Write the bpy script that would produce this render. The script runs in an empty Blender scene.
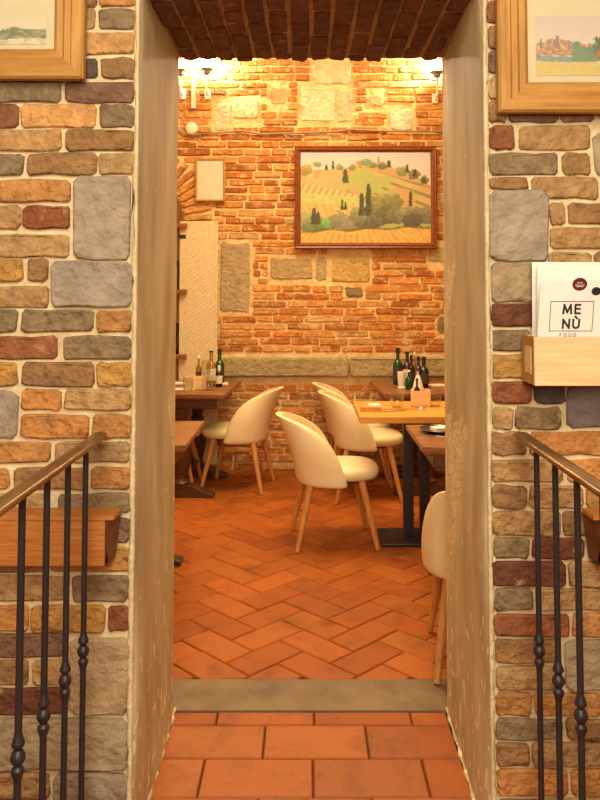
import bpy, bmesh, math, random
from mathutils import Vector, Matrix
rnd = random.Random(7)
S = bpy.context.scene
COL = S.collection

# ------------------------------------------------------------------ camera, world, light, exposure
TH = math.radians(2.8); F = 780.0; PX, PY = 306.0, 252.0; EYE = 1.45
ct, st = math.cos(TH), math.sin(TH)
cam = bpy.data.cameras.new('camera'); cam_o = bpy.data.objects.new('camera', cam); COL.objects.link(cam_o)
cam_o.location = (0, 0, EYE); cam_o.rotation_euler = (math.pi/2 + TH, 0, 0)
cam.sensor_width = 36; cam.lens = F/800*36
cam.shift_x = -(PX-300)/800; cam.shift_y = -(400-PY)/800
cam.clip_start = 0.02
S.camera = cam_o

w = bpy.data.worlds.new('world'); S.world = w; w.use_nodes = True
w.node_tree.nodes['Background'].inputs[0].default_value = (1.0, 0.78, 0.55, 1)
w.node_tree.nodes['Background'].inputs[1].default_value = 0.05

def area(name, loc, size, energy, col, rot=(0,0,0), sy=None):
    l = bpy.data.lights.new(name, 'AREA'); l.energy = energy; l.color = col; l.size = size
    if sy: l.shape = 'RECTANGLE'; l.size_y = sy
    o = bpy.data.objects.new(name, l); COL.objects.link(o); o.location = loc; o.rotation_euler = rot
    return o
def spot(name, loc, energy, col, angle, rot, radius=0.08):
    l = bpy.data.lights.new(name, 'SPOT'); l.energy = energy; l.color = col; l.spot_size = angle; l.spot_blend = 0.8; l.shadow_soft_size = radius
    o = bpy.data.objects.new(name, l); COL.objects.link(o); o.location = loc; o.rotation_euler = rot
    return o
area('front_room_ceiling_light', (0.0, 0.35, 2.86), 1.5, 60, (1.0, 0.935, 0.79), (math.radians(18), 0, 0), 1.0)
area('front_room_added_fill', (0.0, -1.6, 2.35), 1.3, 96, (1.0, 0.935, 0.79), (math.radians(70), 0, 0))  # unseen fill added behind the camera to brighten menus and near wall
area('dining_room_ceiling_light', (0.0, 4.55, 3.6), 1.6, 120, (1.0, 0.80, 0.50), (0, 0, 0), 1.6)
S.view_settings.view_transform = 'Standard'; S.view_settings.look = 'None'
S.view_settings.exposure = 0.0; S.view_settings.gamma = 1.0; S.view_settings.use_curve_mapping = False

# ------------------------------------------------------------------ pixel -> place
def ray(px, py):
    return Vector((px-PX, F*ct-(PY-py)*st, F*st+(PY-py)*ct))
def onY(px, py, Y):            # point on the vertical plane y = Y
    d = ray(px, py); return Vector((0, 0, EYE)) + d*(Y/d.y)
def onZ(px, py, z=0.0):        # point on the horizontal plane
    d = ray(px, py); return Vector((0, 0, EYE)) + d*((z-EYE)/d.z)

YN, YF, YB = 2.09, 2.78, 6.37  # wall with the doorway: near face, far face; far brick wall
FLOOR_Z = 0.0

# ------------------------------------------------------------------ helpers
def lin(c):
    return tuple((x/255/12.92 if x/255 <= .04045 else ((x/255+.055)/1.055)**2.4) for x in c)
def c4(c): return (*lin(c), 1.0)

def mesh(name, verts, faces, smooth=False, colors=None):
    m = bpy.data.meshes.new(name); m.from_pydata([tuple(v) for v in verts], [], faces); m.update()
    if smooth: m.polygons.foreach_set('use_smooth', [smooth != 'cap' or len(p.vertices) < 5 for p in m.polygons])
    if colors is not None:
        a = m.color_attributes.new('Col', 'FLOAT_COLOR', 'POINT')
        if isinstance(colors, tuple): colors = [colors]*len(verts)
        flat = [x for c in colors for x in (c[0], c[1], c[2], 1.0)]
        a.data.foreach_set('color', flat)
    return m
def link(name, m, mat=None, parent=None, loc=None, rot=None):
    o = bpy.data.objects.new(name, m); COL.objects.link(o)
    if mat and m is not None and not m.materials: m.materials.append(mat)
    if parent: o.parent = parent
    if loc is not None: o.location = loc
    if rot is not None: o.rotation_euler = rot
    return o
def obj(name, verts, faces, mat, parent=None, smooth=False, loc=None, rot=None, colors=None):
    return link(name, mesh(name, verts, faces, smooth, colors), mat, parent, loc, rot)
def tag(o, label, cat, group=None):
    o['label'] = label; o['category'] = cat
    if group: o['group'] = group
    return o
def struct(o, label=None):
    o['kind'] = 'structure'
    if label: o['label'] = label
    return o
def thing(name, label, cat, loc=(0,0,0), rz=0, group=None):
    o = bpy.data.objects.new(name, None); COL.objects.link(o); o.empty_display_size = .1
    o.location = loc; o.rotation_euler = (0, 0, rz)
    return tag(o, label, cat, group)
def copy_tree(o, parent=None):
    c = o.copy(); COL.objects.link(c); c.parent = parent
    for ch in o.children: copy_tree(ch, c)
    return c

def box_vf(x0, x1, y0, y1, z0, z1):
    v = [(x0,y0,z0),(x1,y0,z0),(x1,y1,z0),(x0,y1,z0),(x0,y0,z1),(x1,y0,z1),(x1,y1,z1),(x0,y1,z1)]
    f = [(3,2,1,0),(4,5,6,7),(0,1,5,4),(1,2,6,5),(2,3,7,6),(3,0,4,7)]
    return v, f
def join_vf(parts):
    V, Fc = [], []
    for v, f in parts:
        n = len(V); V += list(v); Fc += [tuple(i+n for i in q) for q in f]
    return V, Fc
def box(name, x0, x1, y0, y1, z0, z1, mat, parent=None, bev=0.0, seg=2):
    v, f = box_vf(x0, x1, y0, y1, z0, z1)
    o = obj(name, v, f, mat, parent)
    if bev: bevel(o, bev, seg)
    return o
def bevel(o, wd, seg=2):
    m = o.modifiers.new('bevel', 'BEVEL'); m.width = wd; m.segments = seg; m.limit_method = 'ANGLE'
    return o
def lathe_vf(prof, seg=16, cx=0, cy=0, sx=1, sy=1):
    V, Fc = [], []
    for r, z in prof:
        for k in range(seg):
            a = 2*math.pi*k/seg; V.append((cx+r*math.cos(a)*sx, cy+r*math.sin(a)*sy, z))
    for i in range(len(prof)-1):
        for k in range(seg):
            a, b = i*seg+k, i*seg+(k+1) % seg
            Fc.append((a, b, b+seg, a+seg))
    Fc.append(tuple(range(seg-1, -1, -1))); n = (len(prof)-1)*seg
    Fc.append(tuple(range(n, n+seg)))
    return V, Fc
def lathe(name, prof, mat, parent=None, seg=16, smooth=True, loc=None, rot=None):
    v, f = lathe_vf(prof, seg)
    o = obj(name, v, f, mat, parent, smooth, loc, rot)
    if smooth: shade_auto(o)
    return o
def shade_auto(o, ang=40):
    bm = bmesh.new(); bm.from_mesh(o.data); a = math.radians(ang)
    for e in bm.edges:
        if len(e.link_faces) == 2 and e.calc_face_angle(0) > a: e.smooth = False
    bm.to_mesh(o.data); bm.free()
def tube_vf(pts, r, seg=8):
    V, Fc = [], []; pts = [Vector(p) for p in pts]; n = len(pts)
    for i, p in enumerate(pts):
        t = (pts[min(i+1, n-1)]-pts[max(i-1, 0)]).normalized()
        up = Vector((0,0,1)) if abs(t.z) < .9 else Vector((1,0,0))
        a = t.cross(up).normalized(); b = a.cross(t)
        rr = r[i] if isinstance(r, (list, tuple)) else r
        for k in range(seg):
            q = 2*math.pi*k/seg; V.append(p+a*math.cos(q)*rr+b*math.sin(q)*rr)
    for i in range(n-1):
        for k in range(seg):
            x, y = i*seg+k, i*seg+(k+1) % seg
            Fc.append((x, x+seg, y+seg, y))
    Fc.append(tuple(range(seg))); Fc.append(tuple(range((n-1)*seg+seg-1, (n-1)*seg-1, -1)))
    return V, Fc
def tube(name, pts, r, mat, parent=None, seg=8):
    v, f = tube_vf(pts, r, seg); o = obj(name, v, f, mat, parent, True); shade_auto(o, 50); return o
def prism(name, poly, axis, a0, a1, mat, parent=None, bev=0):
    # poly: 2D points; extruded along axis ('x': poly is (y,z); 'y': (x,z); 'z': (x,y))
    def q(p, a): return {'x': (a, p[0], p[1]), 'y': (p[0], a, p[1]), 'z': (p[0], p[1], a)}[axis]
    n = len(poly); V = [q(p, a0) for p in poly]+[q(p, a1) for p in poly]
    Fc = [tuple(range(n)), tuple(range(2*n-1, n-1, -1))]+[(i, i+n, (i+1) % n+n, (i+1) % n) for i in range(n)]
    o = obj(name, V, Fc, mat, parent)
    bm = bmesh.new(); bm.from_mesh(o.data); bmesh.ops.recalc_face_normals(bm, faces=bm.faces); bm.to_mesh(o.data); bm.free()
    if bev: bevel(o, bev)
    return o

# ------------------------------------------------------------------ materials
def nt_new(name):
    m = bpy.data.materials.new(name); m.use_nodes = True; n = m.node_tree
    return m, n, n.nodes, n.links, n.nodes['Principled BSDF']
def mat(name, a, b=None, rough=.6, scale=8, stretch=(1,1,1), bump=0, bscale=60, metal=0, detail=5, spec=.5, lo=.35, hi=.65, attr=False, dark=.55, coat=0, sheen=0, bdist=.004):
    """colour a mixed with b by stretched noise; attr=True takes a from the colour attribute"""
    m, n, N, L, P = nt_new(name)
    tc = N.new('ShaderNodeTexCoord'); oi = N.new('ShaderNodeObjectInfo')
    add = N.new('ShaderNodeVectorMath'); add.operation = 'ADD'
    cmb = N.new('ShaderNodeVectorMath'); cmb.operation = 'SCALE'; cmb.inputs[0].default_value = (17.3, 9.1, 23.7)
    L.new(oi.outputs['Random'], cmb.inputs['Scale']); L.new(tc.outputs['Object'], add.inputs[0]); L.new(cmb.outputs[0], add.inputs[1])
    mp = N.new('ShaderNodeMapping'); mp.inputs['Scale'].default_value = stretch; L.new(add.outputs[0], mp.inputs[0])
    nz = N.new('ShaderNodeTexNoise'); nz.inputs['Scale'].default_value = scale; nz.inputs['Detail'].default_value = detail; nz.inputs['Roughness'].default_value = .62
    L.new(mp.outputs[0], nz.inputs['Vector'])
    mr = N.new('ShaderNodeMapRange'); mr.inputs[1].default_value = lo; mr.inputs[2].default_value = hi; L.new(nz.outputs[0], mr.inputs[0])
    mix = N.new('ShaderNodeMix'); mix.data_type = 'RGBA'; L.new(mr.outputs[0], mix.inputs[0])
    if attr:
        at = N.new('ShaderNodeAttribute'); at.attribute_name = 'Col'; L.new(at.outputs['Color'], mix.inputs[6])
        mu = N.new('ShaderNodeMix'); mu.data_type = 'RGBA'; mu.blend_type = 'MULTIPLY'; mu.inputs[0].default_value = 1
        L.new(at.outputs['Color'], mu.inputs[6]); mu.inputs[7].default_value = (dark, dark*.97, dark*.95, 1) if b is None else c4(b)
        L.new(mu.outputs[2], mix.inputs[7])
    else:
        mix.inputs[6].default_value = c4(a); mix.inputs[7].default_value = c4(b or a)
    L.new(mix.outputs[2], P.inputs['Base Color'])
    P.inputs['Roughness'].default_value = rough; P.inputs['Metallic'].default_value = metal; P.inputs['Specular IOR Level'].default_value = spec
    if coat: P.inputs['Coat Weight'].default_value = coat; P.inputs['Coat Roughness'].default_value = .2
    if sheen: P.inputs['Sheen Weight'].default_value = sheen
    if bump:
        nb = N.new('ShaderNodeTexNoise'); nb.inputs['Scale'].default_value = bscale; nb.inputs['Detail'].default_value = 6; L.new(mp.outputs[0], nb.inputs['Vector'])
        bp = N.new('ShaderNodeBump'); bp.inputs['Strength'].default_value = bump; bp.inputs['Distance'].default_value = bdist
        L.new(nb.outputs[0], bp.inputs['Height']); L.new(bp.outputs[0], P.inputs['Normal'])
    m['p'] = 1
    return m
def glass(name, col, rough=.02, tr=1.0, ior=1.45, alpha=1):
    m, n, N, L, P = nt_new(name)
    P.inputs['Base Color'].default_value = c4(col); P.inputs['Transmission Weight'].default_value = tr
    P.inputs['Roughness'].default_value = rough; P.inputs['IOR'].default_value = ior; P.inputs['Alpha'].default_value = alpha
    return m

M = {}
M['brick'] = mat('near_brick_clay', None, attr=True, scale=24, rough=.85, bump=1.0, bscale=42, lo=.40, hi=.74, dark=.5, bdist=.022, spec=.25, detail=9)
M['stone'] = mat('near_stone', None, attr=True, scale=14, rough=.85, bump=1.0, bscale=26, lo=.38, hi=.72, dark=.6, bdist=.024, spec=.25, detail=9)
M['mortar'] = mat('near_mortar', (226,206,160), (202,178,130), scale=14, rough=.95, bump=.8, bscale=55, spec=.1, bdist=.008)
M['fbrick'] = mat('old_brick_clay', None, attr=True, scale=22, rough=.9, bump=.9, bscale=48, lo=.4, hi=.75, dark=.6, spec=.15, bdist=.014)
def smear(m, colr, scale, lo, hi):
    N, L = m.node_tree.nodes, m.node_tree.links; P = N['Principled BSDF']; src = P.inputs['Base Color'].links[0].from_socket
    g = N.new('ShaderNodeNewGeometry'); z = N.new('ShaderNodeTexNoise'); z.inputs['Scale'].default_value = scale; z.inputs['Detail'].default_value = 7; z.inputs['Roughness'].default_value = .68
    L.new(g.outputs['Position'], z.inputs['Vector']); r = N.new('ShaderNodeMapRange'); r.inputs[1].default_value = lo; r.inputs[2].default_value = hi; L.new(z.outputs[0], r.inputs[0])
    x = N.new('ShaderNodeMix'); x.data_type = 'RGBA'; L.new(r.outputs[0], x.inputs[0]); L.new(src, x.inputs[6]); x.inputs[7].default_value = c4(colr); L.new(x.outputs[2], P.inputs['Base Color'])
smear(M['fbrick'], (222,184,122), 14, .53, .66)
smear(M['fbrick'], (216,172,108), 4, .56, .70)
smear(M['brick'], (120,96,74), 6, .55, .80)
smear(M['brick'], (214,180,126), 11, .62, .80)
M['fmortar'] = mat('old_lime_mortar', (236,204,144), (216,172,110), scale=9, rough=.95, bump=1.0, bscale=30, spec=.1, bdist=.02)
M['fstone'] = mat('old_wall_stone', None, attr=True, scale=14, rough=.9, bump=1.0, bscale=32, lo=.35, hi=.7, dark=.72, spec=.15, bdist=.02)
M['tile'] = mat('terracotta_tile', None, attr=True, scale=9, rough=.5, bump=.18, bscale=60, lo=.5, hi=.85, dark=.52, spec=.3, bdist=.003)
M['grout'] = mat('dark_floor_grout', (56,34,22), (80,48,30), scale=30, rough=.9)
M['sill'] = mat('threshold_cement', (132,106,68), (104,80,48), scale=6, stretch=(1,1,1), rough=.6, bump=.2, bscale=40)
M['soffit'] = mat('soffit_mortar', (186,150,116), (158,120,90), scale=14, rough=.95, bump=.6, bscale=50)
M['plain'] = mat('plain_plaster', (214,186,140), (198,168,122), scale=3, rough=.9, bump=.2, bscale=30)
M['plain_dark'] = mat('room_ceiling', (190,160,120), (170,140,100), scale=3, rough=.9)
M['pine'] = mat('honey_pine_wood', (194,146,74), (166,116,54), scale=4, stretch=(12,12,1.2), rough=.6, bump=.1, bscale=20, spec=.2)
M['pine_h'] = mat('honey_pine_wood_lying', (194,146,74), (166,116,54), scale=4, stretch=(1.2,12,12), rough=.6, bump=.1, bscale=20, spec=.2)
M['lightwood'] = mat('pale_box_wood', (236,202,150), (222,182,126), scale=5, stretch=(1.5,10,22), rough=.55, bump=.05, bscale=20, spec=.3)
M['beam'] = mat('orange_stained_wood', (196,126,56), (162,96,38), scale=6, stretch=(1.5,9,20), rough=.45, bump=.15, bscale=18)
M['beam_end'] = mat('dark_end_grain', (120,70,34), (92,50,24), scale=14, rough=.6)
M['walnut'] = mat('dark_walnut_wood', (92,54,28), (62,34,18), scale=6, stretch=(3,1.5,12), rough=.4, bump=.1, bscale=24)
M['walnut_top'] = mat('worn_walnut_top', (156,100,50), (112,66,32), scale=5, stretch=(1.5,9,9), rough=.38, bump=.1, bscale=24)
M['honey'] = mat('honey_oak_top', (226,160,66), (206,136,48), scale=5, stretch=(1.2,10,10), rough=.4, bump=.04, bscale=24)
M['legwood'] = mat('ash_chair_leg', (206,146,72), (184,120,52), scale=6, stretch=(9,9,1.2), rough=.45)
M['leather'] = mat('cream_leatherette', (238,218,168), (230,206,152), scale=4, rough=.5, bump=.12, bscale=120, spec=.35, bdist=.002)
M['black'] = mat('black_iron', (34,30,34), (44,38,40), scale=20, rough=.42, bump=.15, bscale=80, spec=.5)
M['rail'] = mat('bronze_handrail', (150,112,64), (112,80,44), scale=8, stretch=(6,1,6), rough=.32, metal=.55, spec=.5)
M['frame_red'] = mat('mahogany_frame', (140,70,30), (104,46,18), scale=6, stretch=(8,8,8), rough=.35)
M['paint'] = mat('painted_canvas', None, attr=True, scale=60, rough=.6, bump=.25, bscale=90, lo=.55, hi=.9, dark=.85, bdist=.002)
M['paper_print'] = mat('paper_print', None, attr=True, scale=60, rough=.8, lo=.7, hi=1.0, dark=.95)
M['white_paper'] = mat('white_paper', (242,236,222), (236,228,212), scale=20, rough=.7)
M['cream_mat'] = mat('cream_picture_mat', (240,226,196), (236,220,188), scale=20, rough=.8)
M['ink'] = mat('black_ink', (22,20,22), (28,26,28), rough=.6)
M['burgundy'] = mat('burgundy_ink', (96,22,40), (84,18,34), rough=.5)
M['teal'] = mat('teal_card', (40,140,150), (36,128,138), rough=.5)
M['shutter'] = mat('limewashed_shutter', (222,202,156), (206,182,134), scale=9, stretch=(7,1,7), rough=.75, bump=.3, bscale=14)
def hatch(m):
    N, L = m.node_tree.nodes, m.node_tree.links; P = N['Principled BSDF']; tc = N.new('ShaderNodeTexCoord'); mp = N.new('ShaderNodeMapping'); mp.inputs['Rotation'].default_value = (0, math.radians(35), 0)
    L.new(tc.outputs['Object'], mp.inputs[0]); wv = N.new('ShaderNodeTexWave'); wv.bands_direction = 'Z'; wv.inputs['Scale'].default_value = 11; wv.inputs['Distortion'].default_value = 1.2; L.new(mp.outputs[0], wv.inputs['Vector'])
    b = N.new('ShaderNodeBump'); b.inputs['Strength'].default_value = .25; b.inputs['Distance'].default_value = .004; L.new(wv.outputs['Fac'], b.inputs['Height']); L.new(b.outputs[0], P.inputs['Normal'])
hatch(M['shutter'])
M['cable'] = mat('grey_cable', (150,132,104), (130,112,86), rough=.7)
M['white_enamel'] = mat('white_enamel', (240,226,200), (234,218,190), rough=.4)
def thin_glass(name, tint=(250,250,246)):
    m, n, N, L, P = nt_new(name); N.remove(P); out = N['Material Output']
    tr = N.new('ShaderNodeBsdfTransparent'); tr.inputs[0].default_value = c4(tint); gl = N.new('ShaderNodeBsdfGlossy'); gl.inputs['Roughness'].default_value = .03
    lw = N.new('ShaderNodeLayerWeight'); lw.inputs[0].default_value = .5; pw = N.new('ShaderNodeMath'); pw.operation = 'POWER'; pw.inputs[1].default_value = 2.4; L.new(lw.outputs['Facing'], pw.inputs[0])
    fr = N.new('ShaderNodeMapRange'); fr.inputs[3].default_value = .07; fr.inputs[4].default_value = .75; L.new(pw.outputs[0], fr.inputs[0]); mx = N.new('ShaderNodeMixShader')
    L.new(fr.outputs[0], mx.inputs[0]); L.new(tr.outputs[0], mx.inputs[1]); L.new(gl.outputs[0], mx.inputs[2]); L.new(mx.outputs[0], out.inputs[0])
    return m
M['clear'] = thin_glass('clear_glass')
M['green_glass'] = glass('green_bottle_glass', (30,90,30), tr=.55, rough=.06)
M['dark_glass'] = glass('dark_bottle_glass', (26,20,16), tr=.2, rough=.08)
M['oil'] = glass('golden_oil_glass', (196,150,50), tr=.7, rough=.05)
M['red_wine'] = glass('red_bottle_glass', (80,20,18), tr=.3, rough=.06)
M['label_paper'] = mat('bottle_label', (226,212,182), (206,190,156), scale=40, rough=.7)
M['label_dark'] = mat('dark_bottle_label', (70,54,60), (50,40,46), scale=40, rough=.6)
M['capsule'] = mat('bottle_capsule', (40,32,30), (30,24,22), rough=.4)
M['napkin'] = mat('white_napkin', (240,226,198), (230,214,184), scale=14, rough=.85, bump=.2, bscale=40)
M['napkin_o'] = mat('tan_napkin', (216,148,72), (200,128,58), scale=14, rough=.85)
M['steel'] = mat('cutlery_steel', (200,190,176), (180,170,156), rough=.25, metal=.9)
M['plate_dark'] = mat('dark_plate', (40,34,34), (52,44,42), rough=.25)

def plaster_jamb():
    m, n, N, L, P = nt_new('worn_khaki_jamb_plaster')
    tc = N.new('ShaderNodeTexCoord')
    def noise(scale, stretch, detail=5):
        mp = N.new('ShaderNodeMapping'); mp.inputs['Scale'].default_value = stretch; L.new(tc.outputs['Object'], mp.inputs[0])
        z = N.new('ShaderNodeTexNoise'); z.inputs['Scale'].default_value = scale; z.inputs['Detail'].default_value = detail; L.new(mp.outputs[0], z.inputs['Vector']); return z
    def rng(src, a, b, c=0, d=1):
        r = N.new('ShaderNodeMapRange'); r.inputs[1].default_value = a; r.inputs[2].default_value = b; r.inputs[3].default_value = c; r.inputs[4].default_value = d
        L.new(src, r.inputs[0]); return r.outputs[0]
    z1 = noise(3, (2, 2.6, .8)); mix = N.new('ShaderNodeMix'); mix.data_type = 'RGBA'
    L.new(rng(z1.outputs[0], .3, .7), mix.inputs[0]); mix.inputs[6].default_value = c4((208,192,150)); mix.inputs[7].default_value = c4((172,152,112))
    # flaked-off chips: pale plaster under the paint, more of them lower down where chairs and bags knock it
    z2 = noise(13, (1, 2.0, 1.3), 5); sp = N.new('ShaderNodeSeparateXYZ'); L.new(tc.outputs['Object'], sp.inputs[0])
    thr = rng(sp.outputs['Z'], 0.0, 1.3, .15, .0)
    ad = N.new('ShaderNodeMath'); ad.operation = 'ADD'; L.new(z2.outputs[0], ad.inputs[0]); L.new(thr, ad.inputs[1])
    chips = rng(ad.outputs[0], .715, .73)
    mx2 = N.new('ShaderNodeMix'); mx2.data_type = 'RGBA'; L.new(chips, mx2.inputs[0]); L.new(mix.outputs[2], mx2.inputs[6]); mx2.inputs[7].default_value = c4((232,214,170))
    L.new(mx2.outputs[2], P.inputs['Base Color']); P.inputs['Roughness'].default_value = .6; P.inputs['Specular IOR Level'].default_value = .35
    z3 = noise(22, (1, 1.5, .6)); bp = N.new('ShaderNodeBump'); bp.inputs['Strength'].default_value = .35; bp.inputs['Distance'].default_value = .006
    sb = N.new('ShaderNodeMath'); sb.operation = 'SUBTRACT'; L.new(z3.outputs[0], sb.inputs[0]); L.new(chips, sb.inputs[1])
    L.new(sb.outputs[0], bp.inputs['Height']); L.new(bp.outputs[0], P.inputs['Normal'])
    return m
M['jamb'] = plaster_jamb()

smear(M['tile'], (84,46,24), 4.5, .54, .82)
smear(M['tile'], (70,40,24), 38, .60, .78)
# ------------------------------------------------------------------ masonry pieces
def brick_vf(w, h, d, r, cut=.012, bev=.007, jit=.003, mids=True, bulge=.002):
    """a worn brick: irregular outline in x,z, standing out d from y=0 to y=-d"""
    c = min(cut, h*.3, w*.3)
    hw, hh = w/2, h/2
    pts = [(-hw+c, -hh)]
    if mids: pts += [(-hw*.3, -hh), (hw*.35, -hh)]
    pts += [(hw-c, -hh), (hw, -hh+c), (hw, hh-c), (hw-c, hh)]
    if mids: pts += [(hw*.3, hh), (-hw*.35, hh)]
    pts += [(-hw+c, hh), (-hw, hh-c), (-hw, -hh+c)]
    pts = [(x+r.uniform(-jit, jit), z+r.uniform(-jit, jit)) for x, z in pts]
    n = len(pts); V = []
    for x, z in pts: V.append((x, .004, z))
    for x, z in pts: V.append((x, -(d-bev), z))
    for x, z in pts:
        V.append((x*(1-bev/hw*1.2), -d+r.uniform(-bulge, bulge), z*(1-min(.45, bev/hh*1.2))))
    Fc = []
    for k in (0, 1):
        for i in range(n):
            j = (i+1) % n; Fc.append((k*n+i, k*n+j, (k+1)*n+j, (k+1)*n+i))
    Fc.append(tuple(range(2*n, 3*n)))
    return V, Fc
def vary(c, r, amt=.13):
    f = 1+r.uniform(-amt, amt); g = r.uniform(-.05, .05)
    return (max(0, c[0]*f*(1+g)), max(0, c[1]*f), max(0, c[2]*f*(1-g)))
def add_piece(name, V, Fc, loc, mat_, parent, col, rot=None, smooth='cap'):
    return obj(name, V, Fc, mat_, parent, smooth, loc, rot, colors=col)

PAL = {k: lin(v) for k, v in dict(o=(200,140,76), t=(186,146,92), b=(160,120,74), g=(148,124,88), r=(152,94,58), y=(200,148,76),
       p=(138,104,80), d=(120,72,48), s=(164,148,124), k=(98,84,74), u=(126,116,112), l=(218,162,96), q=(176,154,116)).items()}

# rows read off the photograph: (y0, y1, [(x0, x1, colour), ...]); 'stone' entries carry their own y range
LEFT_ROWS = [
 (-17,7,[(60,98,'b'),(99,137,'o')]), (9,30,[(20,96,'t'),(99,137,'g')]), (33,55,[(52,137,'l')]), (58,79,[(28,98,'k'),(101,137,'b')]),
 (82,103,[(-12,62,'g'),(65,137,'p')]), (105,128,[(-40,19,'r'),(22,97,'l'),(99,137,'g')]), (130,151,[(-14,63,'t'),(66,136,'b')]),
 (154,175,[(-40,24,'g'),(28,97,'b'),(99,136,'t')]), (180,202,[(-2,71,'o')]), (206,229,[(-44,21,'t'),(24,71,'r')]), (234,257,[(-6,70,'t')]),
 (258,282,[(-46,24,'y'),(29,48,'b')]), (286,307,[(-24,50,'t')]), (310,332,[(-44,18,'g'),(22,94,'g'),(97,134,'o')]),
 (336,359,[(-14,58,'r'),(63,134,'g')]), (362,386,[(-48,18,'y'),(22,95,'b'),(97,133,'y')]), (389,410,[(22,62,'o'),(65,134,'t')]),
 (414,438,[(22,90,'o'),(93,133,'o')]), (441,462,[(-18,51,'o'),(56,130,'t')]), (467,489,[(-60,10,'o'),(15,89,'b'),(91,131,'o')]),
 (493,512,[(-22,48,'t'),(58,131,'g')]), (517,541,[(-50,20,'o'),(24,92,'t'),(95,130,'p')]), (546,571,[(-30,47,'b'),(50,131,'y')]),
 (575,601,[(-8,66,'t'),(72,129,'g')]), (605,631,[(-46,29,'o'),(32,106,'y'),(108,131,'r')]), (633,656,[(-10,65,'p')]), (659,684,[(-42,29,'b'),(33,66,'t')]),
 (687,713,[(-12,66,'d')]), (772,797,[(-24,50,'t')]), (800,824,[(-60,50,'b')])]
LEFT_STONES = [(73,132,176,259,'s'), (51,134,261,307,'s'), (-30,20,391,438,'s'), (70,129,636,713,'q'), (-12,129,717,769,'q'), (53,129,772,830,'s')]
RIGHT_ROWS = [
 (-22,-1,[(484,540,'b'),(544,610,'t')]), (2,24,[(485,530,'r'),(534,606,'t')]), (27,50,[(486,508,'b'),(512,590,'b')]), (52,74,[(486,535,'p'),(540,612,'b')]),
 (77,99,[(487,505,'t'),(510,580,'b')]), (102,123,[(488,506,'b'),(509,557,'p'),(561,594,'p')]), (126,150,[(489,514,'r'),(518,589,'t')]),
 (153,175,[(488,558,'g'),(562,590,'b')]), (177,199,[(531,598,'t')]), (203,225,[(549,564,'t'),(568,640,'b')]), (228,249,[(549,606,'t')]),
 (252,276,[(549,590,'t'),(594,650,'b')]), (280,301,[(549,620,'b')]), (304,326,[(490,546,'d'),(550,620,'b')]), (330,351,[(490,530,'g'),(534,600,'r')]),
 (354,378,[(491,537,'y'),(541,610,'b')]), (381,403,[(491,531,'r'),(534,564,'k')]), (407,429,[(491,513,'t'),(515,561,'g')]),
 (432,455,[(491,525,'b'),(529,606,'o')]), (459,482,[(492,563,'t'),(568,640,'o')]), (485,508,[(492,526,'b'),(529,582,'t'),(586,650,'o')]),
 (511,535,[(492,560,'t'),(563,630,'b')]), (537,558,[(493,529,'g'),(532,584,'d'),(588,660,'b')]), (561,586,[(493,565,'d'),(568,640,'t')]),
 (588,610,[(494,532,'g'),(535,608,'t')]), (613,636,[(493,569,'r'),(572,640,'o')]), (639,662,[(494,560,'b')]), (666,689,[(495,561,'t')]),
 (692,715,[(495,531,'o'),(534,600,'o')]), (718,739,[(495,562,'g'),(566,640,'b')]), (742,765,[(496,529,'b'),(532,606,'t')]),
 (768,795,[(497,567,'o'),(571,640,'o')]), (798,822,[(497,540,'b'),(544,620,'t')])]
RIGHT_STONES = [(489,547,191,261,'s'), (490,546,263,302,'q'), (567,625,384,428,'u'), (565,640,639,689,'q'), (593,640,134,174,'q')]

# ------------------------------------------------------------------ the wall with the doorway
XL, XR = onZ(172, 709).x+.014, onZ(448, 707).x-.016           # jamb faces
ZTOP = onY(310, 62, YF).z                           # soffit
XS = 2.3; ZC = 2.95; ZC2 = 3.75
wall_l = struct(box('wall_left', -XS, XL-.012, YN, YF, 0, ZC2, M['mortar']), 'brick and stone wall face left of the doorway with cream mortar joints')
wall_r = struct(box('wall_right', XR+.012, XS, YN, YF, 0, ZC2, M['mortar']), 'brick and stone wall face right of the doorway with cream mortar joints')
wall_a = struct(box('wall_above', XL-.012, XR+.012, YN, YF, ZTOP+.014, ZC2, M['soffit']), 'brick lintel over the doorway with dark brick underside')

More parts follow.
